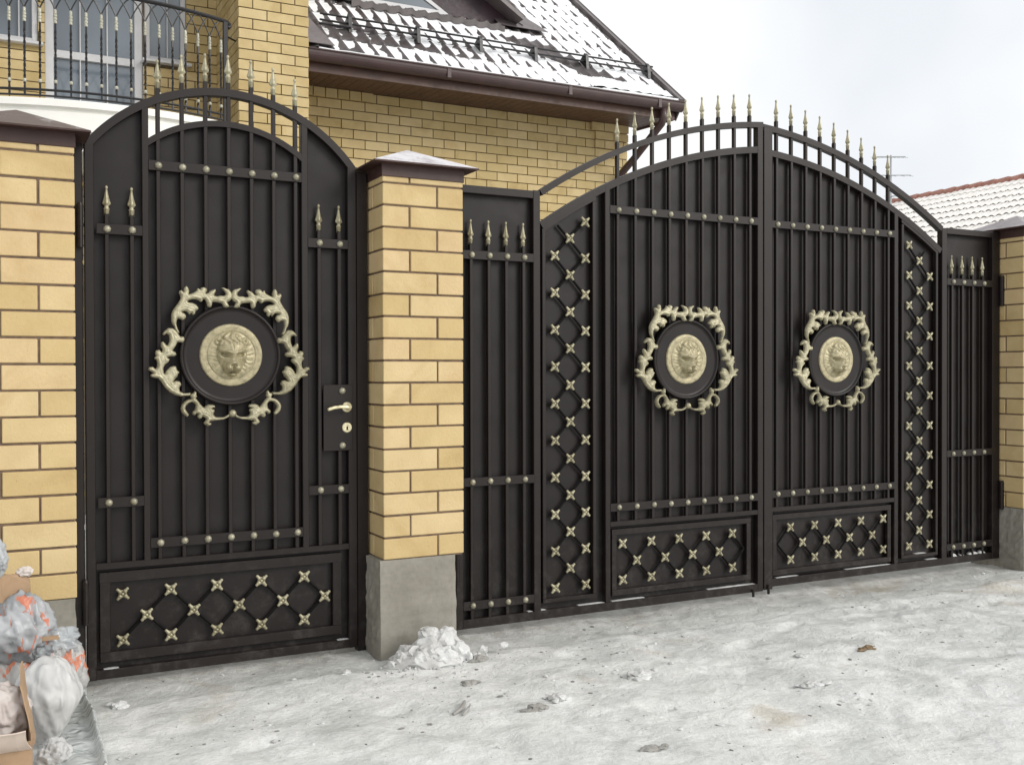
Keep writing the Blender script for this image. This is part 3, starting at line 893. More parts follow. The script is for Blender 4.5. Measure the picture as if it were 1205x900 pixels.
pillar(5.396, .404, -.17, .315, 2.076, 17, True, 'yellow brick pillar at the far end of the gates, below the snowy neighbouring roof', M['cap_c'], 5.392, 5.79, seed=3)

# ------------------------------------------------------------------ house
H = thing('house', (2.2, 5.6, -.1), 'yellow brick house with snowy brown tiled roof and curved white balcony', 'house')
def bricks(bm, P0, U, nrm, length, z0, z1, Lb=.2575, hc=.0975, j=.010, ph=0., holes=(), d=.012):
    """courses of separate bricks standing d proud of a mortar sheet; U along the wall, nrm outward"""
    U = Vector(U); n = Vector(nrm); P0 = Vector(P0)
    rows = int(round((z1 - z0)/hc))
    for r in range(rows):
        za, zb = z1 - (r+1)*hc + j/2, z1 - r*hc - j/2
        s = ((ph + (r % 2)*.5) % 1)*Lb - Lb
        while s < length:
            ivs = [(max(0, s + j/2), min(length, s + Lb - j/2))]
            for (h0, h1, hz0, hz1) in holes:
                if zb > hz0 + .02 and za < hz1 - .02:
                    nv = []
                    for a, b in ivs:
                        if b <= h0 or a >= h1: nv.append((a, b))
                        else:
                            if a < h0: nv.append((a, h0))
                            if b > h1: nv.append((h1, b))
                    ivs = nv
            for a, b in ivs:
                if b - a < .02: continue
                e = random.uniform(-.0015, .0015)
                c = [P0 + U*a, P0 + U*b]
                f = [(c[0] + n*(d+e)), (c[1] + n*(d+e)), c[1].copy(), c[0].copy()]
                vs = [bm.verts.new((p.x, p.y, z)) for z in (za, zb) for p in f]
                for q in ((3,2,1,0),(4,5,6,7),(0,1,5,4),(1,2,6,5),(3,0,4,7)):
                    bm.faces.new([vs[i] for i in q])
            s += Lb
def wall(name, boxes, brs, label=None):
    bm = bmesh.new()
    for b in brs: bricks(bm, **b)
    fixn(bm)
    for b in boxes: box(bm, *b, mi=1)
    return put(name, bm, [M['brick2'], M['mortar2']], H)

ZT = 4.118
# wall under the eaves, with the corner pier and the corbel course standing proud
wall('main_wall', [(2.19, 6.155, 5.612, 5.90, -.1, 4.6)],
     [dict(P0=(2.19, 5.612, 0), U=(1, 0, 0), nrm=(0, -1, 0), length=3.965, z0=1.70, z1=ZT, ph=.30, Lb=.255),
      dict(P0=(2.19, 5.600, 0), U=(1, 0, 0), nrm=(0, -1, 0), length=.80, z0=ZT-.0975, z1=ZT, Lb=.128, ph=.2, d=.035),
      dict(P0=(5.62, 5.600, 0), U=(1, 0, 0), nrm=(0, -1, 0), length=.535, z0=ZT-.0975*1, z1=ZT, Lb=.172, ph=.1, d=.045),
      dict(P0=(5.70, 5.600, 0), U=(1, 0, 0), nrm=(0, -1, 0), length=.455, z0=ZT-.0975*3, z1=ZT-.0975, Lb=.255, ph=.0, d=.026),
      ])
# chimney-like tower
TX0, TX1, TY = 1.422, 2.069, 4.78
wall('tower_wall', [(TX0+.012, TX1-.012, TY+.012, 6.6, -.1, 7.6)],
     [dict(P0=(TX0, TY+.012, 0), U=(1, 0, 0), nrm=(0, -1, 0), length=TX1-TX0, z0=1.70, z1=6.2, ph=.0, Lb=.2585, hc=.0933),
      dict(P0=(TX0+.012, 5.72, 0), U=(0, -1, 0), nrm=(-1, 0, 0), length=.93, z0=2.2, z1=6.2, ph=.5, Lb=.2585, hc=.0933),
      dict(P0=(TX1-.012, TY+.012, 0), U=(0, 1, 0), nrm=(1, 0, 0), length=.83, z0=1.7, z1=6.2, ph=.5, Lb=.2585, hc=.0933)])
YB = 5.72
wins = [(-1.30, -.174, 4.225, 5.25), (-.118, .735, 3.42, 5.40), (.750, 1.134, 4.205, 5.25)]
(wa0, wb0, wz0, wt0), (wa1, wb1, wz1, wt1), (wa2, wb2, wz2, wt2) = wins
ya_, yb2 = YB+.012, YB+.25
wall('recessed_wall', [(-6, TX0+.01, ya_, yb2, -.1, 3.40), (-6, wa0, ya_, yb2, 3.4, 5.615), (wa0, wb0, ya_, yb2, 3.4, wz0-.005), (wb0, wa1, ya_, yb2, 3.4, 5.615),
                       (wb1, wa2, ya_, yb2, 3.4, 5.615), (wa2, wb2, ya_, yb2, 3.4, wz2-.005), (wb2, TX0+.01, ya_, yb2, 3.4, 5.615),
                       (wa0, wb0, ya_, yb2, wt0, 5.615), (wa1, wb1, ya_, yb2, wt1, 5.615), (wa2, wb2, ya_, yb2, wt2, 5.615)],
     [dict(P0=(-3, YB+.012, 0), U=(1, 0, 0), nrm=(0, -1, 0), length=3+TX0, z0=2.2, z1=5.61, ph=.35, Lb=.25, hc=.0915, holes=[(a+3, b+3, c, d) for a, b, c, d in wins])])
# far walls closing the body
bm = bmesh.new()
box(bm, 6.00, 6.150, 5.905, 13.4, -.1, 4.55); box(bm, -6, 6.15, 13.41, 13.6, -.1, 4.6); box(bm, -6.2, -6.0, 5.72, 13.6, -.1, 5.6)
prism(bm, [(0, 0)]*0 + [(6.0, 4.55), (6.15, 4.55), (6.15, 4.6), (6.0, 4.6)], 5.9, 13.4)
put('back_wall', bm, M['plaster'], H)

def window(a, b, z0, z1, y, name='window', mull=(), trans=(), fw=.05, door=False):
    bm = bmesh.new()
    box(bm, a, a+fw, y, y+.07, z0, z1, .004); box(bm, b-fw, b, y, y+.07, z0, z1, .004)
    box(bm, a+fw-.001, b-fw+.001, y+.001, y+.069, z1-fw, z1, .004); box(bm, a+fw-.001, b-fw+.001, y+.001, y+.069, z0, z0+fw, .004)
    for x, w in mull: box(bm, x-w/2, x+w/2, y+.004, y+.06, z0+fw-.001, z1-fw+.001, .002)
    for z, w in trans: box(bm, a+fw-.001, b-fw+.001, y+.003, y+.065, z-w/2, z+w/2, .003)
    w = put(name, bm, M['frame_white'], H)
    bm = bmesh.new(); box(bm, a+fw-.01, b-fw+.01, y+.038, y+.046, z0+fw-.01, z1-fw+.01); put('pane', bm, M['pane'], w)
    if not door:
        bm = bmesh.new(); box(bm, a-.03, b+.04, y-.10, y+.02, z0-.028, z0-.001, .004); put('sill', bm, M['frame_white'], w)
    return w
window(wa0, wb0, wz0, wt0, YB+.03, mull=[(-.62, .05), (-.33, .011)])
window(wa1, wb1, 3.43, wt1, YB+.03, 'balcony_door', mull=[(.184, .011), (.419, .011)], trans=[(4.165, .07)], fw=.075, door=True)
window(wa2, wb2, wz2, wt2, YB+.03, mull=[(.962, .011)])

# eaves box: soffit boards, fascia and gutter
EY, EZ, SL_ = 4.85, 4.255, .80
XL, XR = 2.071, 6.36
bm = bmesh.new()
n = 44
for i in range(n):
    a = XL + (XR-.02-XL)*i/n; b = XL + (XR-.02-XL)*(i+1)/n - .004
    vs = [bm.verts.new(c) for c in ((a, 4.94, 4.085), (b, 4.94, 4.085), (b, 5.612, 4.118), (a, 5.612, 4.118), (a, 4.94, 4.10), (b, 4.94, 4.10), (b, 5.612, 4.133), (a, 5.612, 4.133))]
    for q in ((3,2,1,0),(4,5,6,7),(0,1,5,4),(1,2,6,5),(2,3,7,6),(3,0,4,7)): bm.faces.new([vs[k] for k in q])
put('soffit', bm, M['soffit'], H)
bm = bmesh.new(); box(bm, XL, XR-.02, 4.915, 4.938, 4.065, 4.24, .003)
# boarded end of the eaves box under the verge
vs = [(4.938, 4.065), (5.66, 4.10), (5.66, 4.80), (4.938, 4.24)]
a = [bm.verts.new((XR-.035, y, z)) for y, z in vs]; b = [bm.verts.new((XR-.018, y, z)) for y, z in vs]
bm.faces.new(a); bm.faces.new(b[::-1])
for i in range(4): bm.faces.new((a[i], a[(i+1) % 4], b[(i+1) % 4], b[i]))
fixn(bm); put('fascia', bm, M['soffit'], H)
bm = bmesh.new()
prof = []
for k in range(15):
    a = math.pi*k/14; prof.append((4.852 + .062*math.cos(a), 4.243 - .098*math.sin(a)**.8 if math.sin(a) > 0 else 4.243))
prof = prof + [(y*1 + (4.852-y)*.06, z + .004) for y, z in prof[::-1]]
for (xa_, xb_) in ((XL, XR+.03),):
    A = [bm.verts.new((xa_, y, z)) for y, z in prof]; B = [bm.verts.new((xb_, y, z)) for y, z in prof]
    for i in range(len(prof)): bm.faces.new((A[i], A[(i+1) % len(prof)], B[(i+1) % len(prof)], B[i]))
    bm.faces.new(A); bm.faces.new(B[::-1])
tube(bm, [(XL, 4.789, 4.246), (XR+.03, 4.789, 4.246)], .0095, 8)
for x in (3.5, 4.9, 6.05): box(bm, x-.02, x+.02, 4.784, 4.79, 4.15, 4.25, .001)
fixn(bm); put('gutter', bm, M['gutter'], H, smooth=False)
bm = bmesh.new()
tube(bm, [(6.14, 4.852, 4.16), (6.14, 4.853, 4.06), (6.135, 4.88, 4.0), (6.07, 5.30, 3.70), (6.02, 5.50, 3.55), (6.01, 5.535, 3.47), (6.01, 5.535, 1.0), (6.01, 5.535, 0)], .042, 14)
put('downpipe', bm, M['gutter'], H, smooth=True)

# metal tile roof
TU, TV = .1505, .33
def wave(u):
    t = (u/TU) % 1
    return .5 + .5*math.cos(2*math.pi*(t - .35 - .10*math.sin(2*math.pi*t)))
def tile_h(x, v):
    r = (v/TV) % 1
    return .031*wave(x) + .015*(1 - r)
cosr = 1/math.sqrt(1+SL_**2); sinr = SL_*cosr
def roofp(x, v, h):
    return (x, EY - .02 + v*cosr - h*sinr, EZ - .016 + v*sinr + h*cosr)
VM = 3.4
us = np.arange(XL, XR - .045, .0125); 
vl = []
k = 0
while k*TV < VM:
    vl += [k*TV + .0005, k*TV + .08, k*TV + .16, k*TV + .24, (k+1)*TV - .0005]; k += 1
bm = bmesh.new()
G = [[bm.verts.new(roofp(x, v, tile_h(x, v))) for x in us] for v in vl]
for j in range(len(vl)-1):
    for i in range(len(us)-1): bm.faces.new((G[j][i], G[j][i+1], G[j+1][i+1], G[j+1][i]))
# the other slope and the left wing, plain
rz = EZ + SL_*4.4; ry = EY + 4.4
def quad(*c, mi=0):
    f = bm.faces.new([bm.verts.new(p) for p in c]); f.material_index = mi
vm = len(vl); vtop = vl[-1]
p0 = roofp(XL, vtop, .02); p1 = roofp(XR-.05, vtop, .02)
quad(p0, p1, (XR-.05, ry, rz), (XL, ry, rz)); quad((XL, ry, rz), (XR-.05, ry, rz), (XR-.05, ry+4.6, EZ), (XL, ry+4.6, EZ))
box(bm, -6.4, TX0-.004, 4.25, 13.8, 5.62, 5.72)  # unseen wing roof, brought forward to shade the recessed wall
roof = put('roof', bm, M['tile'], H, smooth=False)
for p in roof.data.polygons: p.use_smooth = abs(p.normal.z) > .3
# verge trim
bm = bmesh.new()
for (x0, x1, h0, h1, m) in ((XR-.06, XR, -.02, .062, 0), (XR-.002, XR+.012, -.20, .068, 0)):
    c = [roofp(x0, -.03, h0), roofp(x1, -.03, h0), roofp(x1, 5.6, h0), roofp(x0, 5.6, h0), roofp(x0, -.03, h1), roofp(x1, -.03, h1), roofp(x1, 5.6, h1), roofp(x0, 5.6, h1)]
    vs = [bm.verts.new(q) for q in c]
    for q in ((3,2,1,0),(4,5,6,7),(0,1,5,4),(1,2,6,5),(2,3,7,6),(3,0,4,7)): bm.faces.new([vs[i] for i in q])
v = put('verge_trim', bm, M['flash'], roof)
# flashings lying on the tiles: against the tower, and round the dormer
def sheet_on_roof(bm, pts, h, t=.006):
    a = [bm.verts.new(roofp(x, v, h)) for x, v in pts]; b = [bm.verts.new(roofp(x, v, h-t)) for x, v in pts]
    n = len(pts); bm.faces.new(a); bm.faces.new(b[::-1])
    for i in range(n): bm.faces.new((a[i], b[i], b[(i+1) % n], a[(i+1) % n]))
bm = bmesh.new(); sheet_on_roof(bm, [(2.073, .03), (2.33, .03), (2.27, .40), (2.20, .85), (2.16, 1.4), (2.073, 1.4)], .066); fixn(bm); put('flashing', bm, M['flash'], roof)
bm = bmesh.new(); sheet_on_roof(bm, [(2.074, 1.36), (2.92, 1.36), (2.92, 2.4), (2.074, 2.4)], .072); fixn(bm); put('flashing', bm, M['flash'], roof)
bm = bmesh.new(); sheet_on_roof(bm, [(4.62, 1.43), (5.26, 1.43), (5.20, 1.62), (5.02, 2.0), (4.92, 3.2), (4.50, 3.2), (4.62, 1.9)], .070)
tube(bm, [roofp(4.95, 1.50, .075), roofp(4.80, 1.9, .078), roofp(4.70, 3.2, .078)], .008, 6)
fixn(bm); put('flashing', bm, M['flash'], roof)
# snow guard: two rails on brackets
bm = bmesh.new()
vg = .64
for dh, dv in ((.105, .00), (.055, -.03)):
    tube(bm, [roofp(2.32, vg+dv, dh+.03), roofp(6.27, vg+dv, dh+.03)], .0110, 8)
for x in (2.62, 3.35, 4.06, 4.72, 5.37, 6.20):
    vs = [bm.verts.new(roofp(x + dx, vg + b, c)) for dx in (-.018, .018) for b, c in ((-.13, .04), (-.02, .15), (.03, .155), (.07, .04))]
    for q in ((0,1,2,3),(7,6,5,4),(0,4,5,1),(1,5,6,2),(2,6,7,3),(3,7,4,0)): bm.faces.new([vs[i] for i in q])
tube(bm, [roofp(2.30, vg-.11, .075), roofp(2.62, vg-.10, .075)], .012, 6)
fixn(bm); put('snow_guard', bm, M['black_rail'], roof)

# dormer with a triangular window
DY = 6.03; dz = 5.185
bm = bmesh.new()
dl, dr, dax, daz = 2.62, 4.86, 3.50, 6.02
prism(bm, [(dl, dz-.02), (dr, dz-.02), (dr-.05, dz+.12), (dax, daz), (dl+.02, dz+.12)], DY, DY+.06)
D = put('dormer', bm, M['maroon'], H)
bm = bmesh.new()
for (xa_, za_, xb_, zb_) in ((dr+.02, dz+.06, dax, daz+.06), (dl-.14, dz+.06, dax, daz+.06)):
    for (y0, y1, t) in ((DY-.22, DY+2.6, .05),):
        c = [bm.verts.new(q) for q in ((xa_, y0, za_), (xb_, y0, zb_), (xb_, y1, zb_), (xa_, y1, za_), (xa_, y0, za_+t), (xb_, y0, zb_+t), (xb_, y1, zb_+t), (xa_, y1, za_+t))]
        for q in ((3,2,1,0),(4,5,6,7),(0,1,5,4),(1,2,6,5),(2,3,7,6),(3,0,4,7)): bm.faces.new([c[i] for i in q])
fixn(bm); 
# keep the dormer roof clear of the picture's lower edge: it only starts above the gable
put('dormer_roof', bm, M['flash'], D)
bm = bmesh.new()
wl, wr, wax, waz = 2.93, 4.06, 3.475, 5.56
fr = .05
outer = [(wl, dz+.035), (wr, dz+.035), (wax, waz)]
inner = [(wl+.14, dz+.075), (wr-.14, dz+.075), (wax, waz-.062)]
A = [bm.verts.new((x, DY-.022, z)) for x, z in outer]; B = [bm.verts.new((x, DY-.022, z)) for x, z in inner]
A2 = [bm.verts.new((x, DY+.01, z)) for x, z in outer]; B2 = [bm.verts.new((x, DY+.01, z)) for x, z in inner]
for i in range(3):
    j = (i+1) % 3
    bm.faces.new((A[i], A[j], B[j], B[i])); bm.faces.new((A[i], A2[i], A2[j], A[j])); bm.faces.new((B[i], B[j], B2[j], B2[i]))
fixn(bm); w = put('window', bm, M['frame_white'], D)
bm = bmesh.new(); prism(bm, [(x, z) for x, z in inner], DY-.008, DY-.004); put('pane', bm, M['pane'], D)
# apron tiles under the dormer window: a dark wavy edge
bm = bmesh.new()
xs_ = np.arange(2.84, 4.66, .0125)
prev = None
for x in xs_:
    h = .030*wave(x)
    cur = [bm.verts.new((x, DY-.20, dz-.115+h)), bm.verts.new((x, DY-.205, dz-.045+h)), bm.verts.new((x, DY+.01, dz+.035+h*.3))]
    if prev: 
        for k in range(2): bm.faces.new((prev[k], cur[k], cur[k+1], prev[k+1]))
    prev = cur
put('apron', bm, M['tile'], D, smooth=False)

# snow lying over the tiles
def snow_h(x, v):
    q = noise.noise(Vector((x*1.3, v*1.9, 2.2)))*.5 + .5
    f = fbm(x*5, v*5, 6.1, 4)
    lvl = .0205 + .0105*f
    lvl += .0032*min(1, max(-1.8, (x - 4.2)/1.2))
    if v < .30 and x > 3.2: lvl += .004
    if .36 < v < .66 and x < 4.2: lvl -= .008
    if v > .95 and x < 5.0: lvl += .001
    d = abs(x - 5.05 + .9*(v - .9)); 
    if .35 < v < 1.22 and d < .30: lvl -= .04*(1 - d/.30)**.6
    if v < .18 and x > 5.2: lvl += .02
    if x < 2.36: lvl -= .03*(2.36 - x)/.2
    if x < 3.7: lvl -= .0035*min(1, (3.7 - x)/.8)
    if x > 4.35 and v > 1.38 and x < 5.2: lvl -= .06
    if x > XR - .14: lvl -= .03*(x - (XR-.14))/.1
    r = (v/TV) % 1
    return lvl + .010*wave(x) + .010*(1-r)*.5
vl2 = np.arange(.012, VM, .022)
bm = bmesh.new()
us2 = np.arange(XL+.02, XR-.07, .0155)
G = [[bm.verts.new(roofp(x, v, snow_h(x, v))) for x in us2] for v in vl2]
hh = [[snow_h(x, v) - tile_h(x, v) for x in us2] for v in vl2]
for j in range(len(vl2)-1):
    for i in range(len(us2)-1):
        if max(hh[j][i], hh[j][i+1], hh[j+1][i+1], hh[j+1][i]) > -.003:
            bm.faces.new((G[j][i], G[j][i+1], G[j+1][i+1], G[j+1][i]))
bmesh.ops.delete(bm, geom=[v for v in bm.verts if not v.link_faces], context='VERTS')
# fringe along the gutter
tube(bm, [(x, 4.800 + .006*noise.noise(Vector((x*7, 0, 0))), 4.262 + .006*noise.noise(Vector((x*5, 3, 0)))) for x in np.arange(XL+.1, XR, .03)],
     [.007 + .007*max(0, noise.noise(Vector((x*4, 8, 0)))) + (.010 if x > 5.3 else 0) for x in np.arange(XL+.1, XR, .03)], 7)
sn = put('roof_snow', bm, M['snow'], smooth=True)
tag(sn, 'broken white snow filling the brown tile valleys of the house roof', 'snow', kind='stuff')

# balcony
BC, BR = (.30, 6.85), 2.30
def bp(a, r, z): return (BC[0] + r*math.sin(a), BC[1] - r*math.cos(a), z)
bm = bmesh.new()
prof = [(0, 3.445), (2.375, 3.445), (2.385, 3.435), (2.385, 3.385), (2.350, 3.375), (2.345, 3.355), (2.362, 3.345), (2.362, 3.20), (2.34, 3.185), (2.30, 3.14), (2.25, 3.11), (2.245, 3.06), (0, 3.06)]
A0, A1 = R(-62), R(31.5); n = 64
ringp = None
for i in range(n+1):
    a = A0 + (A1-A0)*i/n
    cur = [bm.verts.new(bp(a, max(r, .25), z)) for r, z in prof]
    if ringp:
        for k in range(len(prof)-1): bm.faces.new((ringp[k], ringp[k+1], cur[k+1], cur[k]))
    else: bm.faces.new(cur)
    ringp = cur
bm.faces.new(ringp[::-1]); fixn(bm)
put('balcony_slab', bm, M['balcony'], H)
RA0, RA1 = R(-45), R(25.9)
bm = bmesh.new()
m = 60
aa = [RA0 + (RA1-RA0)*i/m for i in range(m+1)]
top = [Vector(bp(a, BR, 4.368)) for a in aa]
e = top[-1]; top += [e + Vector((.02, .015, -.004)), e + Vector((.04, .02, -.018)), e + Vector((.045, .018, -.036)), e + Vector((.034, .012, -.048)), e + Vector((.022, .006, -.044)), e + Vector((.02, .004, -.034))]
tube(bm, top, .018, 8)
tube(bm, [bp(a, BR, 3.530) for a in aa], .0105, 8)
tube(bm, [bp(a, BR, 3.483) for a in aa], .0085, 8)
pe = bp(RA1, BR, 0); box(bm, pe[0]-.02, pe[0]+.02, pe[1]-.02, pe[1]+.02, 3.45, 4.361, .003)
tube(bm, [(pe[0], pe[1], 4.24), (1.425, 4.90, 4.24)], .008, 6)
step = R(2.90); a0 = R(-18.8) - step*9
al = [a0 + step*i for i in range(25)]
zv, zt_ = 4.190, 4.358
def garc(a, b):
    pts = []
    for k in range(9):
        t = k/8; s = math.sin(t*math.pi/2)
        pts.append(bp(a + (b-a)*t, BR, zv + (zt_-zv)*(s*.9 + t*.1)))
    tube(bm, pts, .0060, 5)
for i, a in enumerate(al):
    garc(a, a + step) if a + step < RA1 + .02 else None
    garc(a, a - step)
rail = put('balcony_railing', bm, M['black_rail'], H)
bm = bmesh.new()
def twist(bm, z0, z1, w=.0072, turns=5):
    n = 36; prev = None
    for i in range(n+1):
        t = i/n; an = turns*math.pi*max(0, min(1, (t-.12)/.76)); z = z0 + (z1-z0)*t
        cur = [bm.verts.new((w*1.414*math.cos(an + math.pi/4 + k*math.pi/2), w*1.414*math.sin(an + math.pi/4 + k*math.pi/2), z)) for k in range(4)]
        if prev:
            for k in range(4): bm.faces.new((prev[k], prev[(k+1) % 4], cur[(k+1) % 4], cur[k]))
        prev = cur
twist(bm, 3.485, 4.088)
lathe(bm, [(.008, 4.073), (.0135, 4.078), (.0145, 4.093), (.0105, 4.098), (.0145, 4.106), (.0150, 4.118), (.0105, 4.124), (.0150, 4.132), (.0150, 4.144), (.0105, 4.150), (.0125, 4.158), (.012, 4.183), (.006, 4.192)], 10, mi=1)
lathe(bm, [(.008, 3.585), (.014, 3.590), (.0155, 3.600), (.014, 3.610), (.008, 3.615)], 10, mi=1)
BAL = mesh_of(bm, 'baluster', [M['black_rail'], M['collar']], smooth=False)
for a in al:
    p = bp(a, BR, 0); inst('baluster', BAL, rail, p, rot=(0, 0, a))

# ------------------------------------------------------------------ neighbouring house
N = thing('neighbour_house', (17.8, 10, -.1), 'low neighbouring house with snow-covered tiled roof and red ridge tiles', 'house')
NX, NZ, NS = 17.85, 5.05, .52
y0n, y1n = 6.0, 13.1
bm = bmesh.new()
pu, pv = .155, .36
ca = 1/math.sqrt(1+NS*NS); sa = NS*ca
rows = 14
uu = np.arange(y0n, y1n, pu/6)
def np_(y, v, h): return (NX - v*ca - h*sa, y, NZ - v*sa + h*ca)
def nh(y, r): 
    w = .5+.5*math.cos(2*math.pi*(y/pu))
    return .026*w + .022*r
for r in range(rows):
    vv = [r*pv + .0006, r*pv + .2, (r+1)*pv - .0006]
    g3 = [[bm.verts.new(np_(y, v, nh(y, (v - r*pv)/pv) + .01*fbm(y*2, v*2, 1, 2))) for y in uu] for v in vv]
    nxt = [bm.verts.new(np_(y, (r+1)*pv, nh(y, 0) + .01*fbm(y*2, (r+1)*pv*2, 1, 2))) for y in uu]
    for j in range(2):
        for i in range(len(uu)-1): bm.faces.new((g3[j][i], g3[j][i+1], g3[j+1][i+1], g3[j+1][i]))
    for i in range(len(uu)-1):
        f = bm.faces.new((g3[2][i], g3[2][i+1], nxt[i+1], nxt[i]))
        w = .5+.5*math.cos(2*math.pi*((uu[i]+.01)/pu))
        f.material_index = 1 if w > .35 and r > 0 and random.random() < .4 + r*.12 else 0
ve = rows*pv
f = bm.faces.new([bm.verts.new(c) for c in ((NX, y0n, NZ), (NX+ve*ca, y0n, NZ-ve*sa), (NX+ve*ca, y1n, NZ-ve*sa), (NX, y1n, NZ))])
put('roof', bm, [M['snow_far'], M['tile_dark']], N)
bm = bmesh.new()
y = y0n
while y < y1n:
    tube(bm, [(NX, y, NZ+.005), (NX, y+.05, NZ+.016), (NX, y+.33, NZ+.012)], [.085, .088, .070], 10)
    y += .325
put('ridge_tiles', bm, M['red_tile'], N)
bm = bmesh.new()
xl, xr_ = NX - ve*ca + .3, NX + ve*ca - .3
zl = NZ - ve*sa + .1
prism(bm, [(xl, -.1), (xr_, -.1), (xr_, zl), (NX, NZ-.1), (xl, zl)], y0n+.15, y1n-.15)
put('wall', bm, M['plaster'], N)

# television aerial on a mast behind
A = thing('television_aerial', (17.43, 11.95, 3.0), 'thin television aerial mast with comb-like booms seen above the far gate leaf', 'aerial')
bm = bmesh.new(); tube(bm, [(17.43, 11.95, 3.0), (17.43, 11.95, 6.03)], .022, 8); put('mast', bm, M['alu'], A)
for z, x0, x1, nel in ((5.99, -.42, .30, 9), (5.58, -.52, .42, 6), (5.12, -.12, .36, 5)):
    bm = bmesh.new()
    d = Vector((.89, -.46, 0))
    c = Vector((17.43, 11.92, z))
    tube(bm, [c + d*x0*1.0, c + d*x1*1.0], .012, 6)
    for k in range(nel):
        q = c + d*(x0 + (x1-x0)*k/(nel-1)); u = Vector((.46, .89, 0))
        tube(bm, [q - u*.14 - Vector((0, 0, .05)), q + u*.14 + Vector((0, 0, .02))], .006, 5)
    put('boom', bm, M['alu'], A)

# ------------------------------------------------------------------ loose things on the ground
def blob(c, s, seed, amp=.18, freq=2.2, sub=4, taper=None, crease=.5, flat=None):
    bm = bmesh.new(); bmesh.ops.create_icosphere(bm, subdivisions=sub, radius=1)
    for v in bm.verts:
        p = v.co.copy()
        q = p*freq + Vector((seed*7.1, seed*3.3, seed*1.7))
        qa = Vector((q.x*2.6 + q.z*.8, q.y*2.6 - q.z*.5, q.z*.7)); qb = Vector((q.x*1.1 + 3, q.y*2.2 + q.x*1.9, q.z*4.6 + q.x*2.2))
        d = amp*(noise.noise(q) + crease*(1 - 2.4*abs(noise.noise(qa*.7))) + .38*crease*(1 - 2.6*abs(noise.noise(qb*.8))) + .05*crease*(1 - 2.2*abs(noise.noise(q*6.1))))
        p *= 1 + d
        if taper: 
            k = taper(p.z); p.x *= k; p.y *= k
        p = Vector((p.x*s[0], p.y*s[1], p.z*s[2]))
        v.co = p + Vector(c)
        if flat is not None and v.co.z < flat: v.co.z = flat - .0
    return bm

GZ = -.085
def bag(label, c, s, seed, mat, name='rubbish_bag', **k):
    bm = blob(c, s, seed, sub=5, **k)
    o = put(name, bm, mat, smooth=True, loc=(c[0], c[1], GZ))
    return tag(o, label, 'bag', 'rubbish bags heaped by the pillar')
bag('plump plain white sack narrowing to its lower tip, right of the cardboard box', (-.487, -.70, .075), (.108, .10, .158), 3, M['bag_white'], amp=.085, crease=.75, freq=1.5,
    taper=lambda z: 1.0 if z > .1 else max(.30, 1 + .62*(z - .1)))
bag('clear grey bag with orange print lying on top of the heap against the pillar', (-.572, -.49, .305), (.112, .10, .108), 5, M['bag_grey'], amp=.26, crease=.8, freq=1.5,
    taper=lambda z: 1.0 if z < 0 else 1 - .35*z)
bag('small clear grey bag with a dark blue patch, wedged above the white sack', (-.470, -.47, .225), (.095, .08, .055), 9, M['bag_blue'], amp=.22, crease=.8)
bag('orange-and-white printed bag peeping out behind the plump white sack', (-.435, -.49, .115), (.080, .09, .115), 12, M['bag_orange'], amp=.22, crease=.8)
bag('large printed bag at the bottom of the heap, against the brick pillar', (-.60, -.42, .06), (.16, .13, .17), 15, M['bag_orange'], amp=.16, crease=.7)
bag('pale blue bag poking up at the top of the heap, against the bricks', (-.662, -.50, .560), (.055, .06, .075), 21, M['bag_blue'], amp=.18, crease=.7)
bag('crumpled pale wrapping bulging out of the cardboard box', (-.640, -.98, .145), (.085, .09, .085), 27, M['bag_pink'], amp=.16, crease=.6)
bag('low white bag lying on the ice in front of the sack, beside the cardboard box', (-.478, -.86, -.065), (.050, .06, .050), 31, M['bag_white'], amp=.24, crease=.8)
# foam and torn cardboard on top of the heap
bm = blob((-.548, -.47, .500), (.026, .024, .016), 33, amp=.3, crease=.6, sub=3)
o = put('foam_chunk', bm, M['styro'], smooth=False, loc=(-.56, -.47, .44)); tag(o, 'off-white broken foam chunk on top of the heap beside the pillar', 'foam')
bm = bmesh.new()
pts = [(-.640, .405), (-.60, .395), (-.548, .400), (-.528, .425), (-.530, .470), (-.552, .492), (-.60, .500), (-.645, .515)]
fs = prism(bm, pts, -.505, -.500)
bmesh.ops.subdivide_edges(bm, edges=bm.edges, cuts=2)
for v in bm.verts: v.co.y += .030*math.sin((v.co.x + .6)*22) + .012*noise.noise(v.co*30); v.co.z += .006*noise.noise(v.co*40)
fixn(bm); o = put('torn_cardboard', bm, M['card'], loc=(-.58, -.5, .40)); tag(o, 'torn curled piece of brown cardboard lying on top of the bags', 'cardboard')
bm = bmesh.new(); 
prism(bm, [(-.505, .262), (-.440, .262), (-.442, .275), (-.500, .278)], -.572, -.560); fixn(bm)
o = put('wood_offcut', bm, M['card'], loc=(-.47, -.56, .25)); tag(o, 'small flat tan offcut resting on the clear bags', 'offcut')

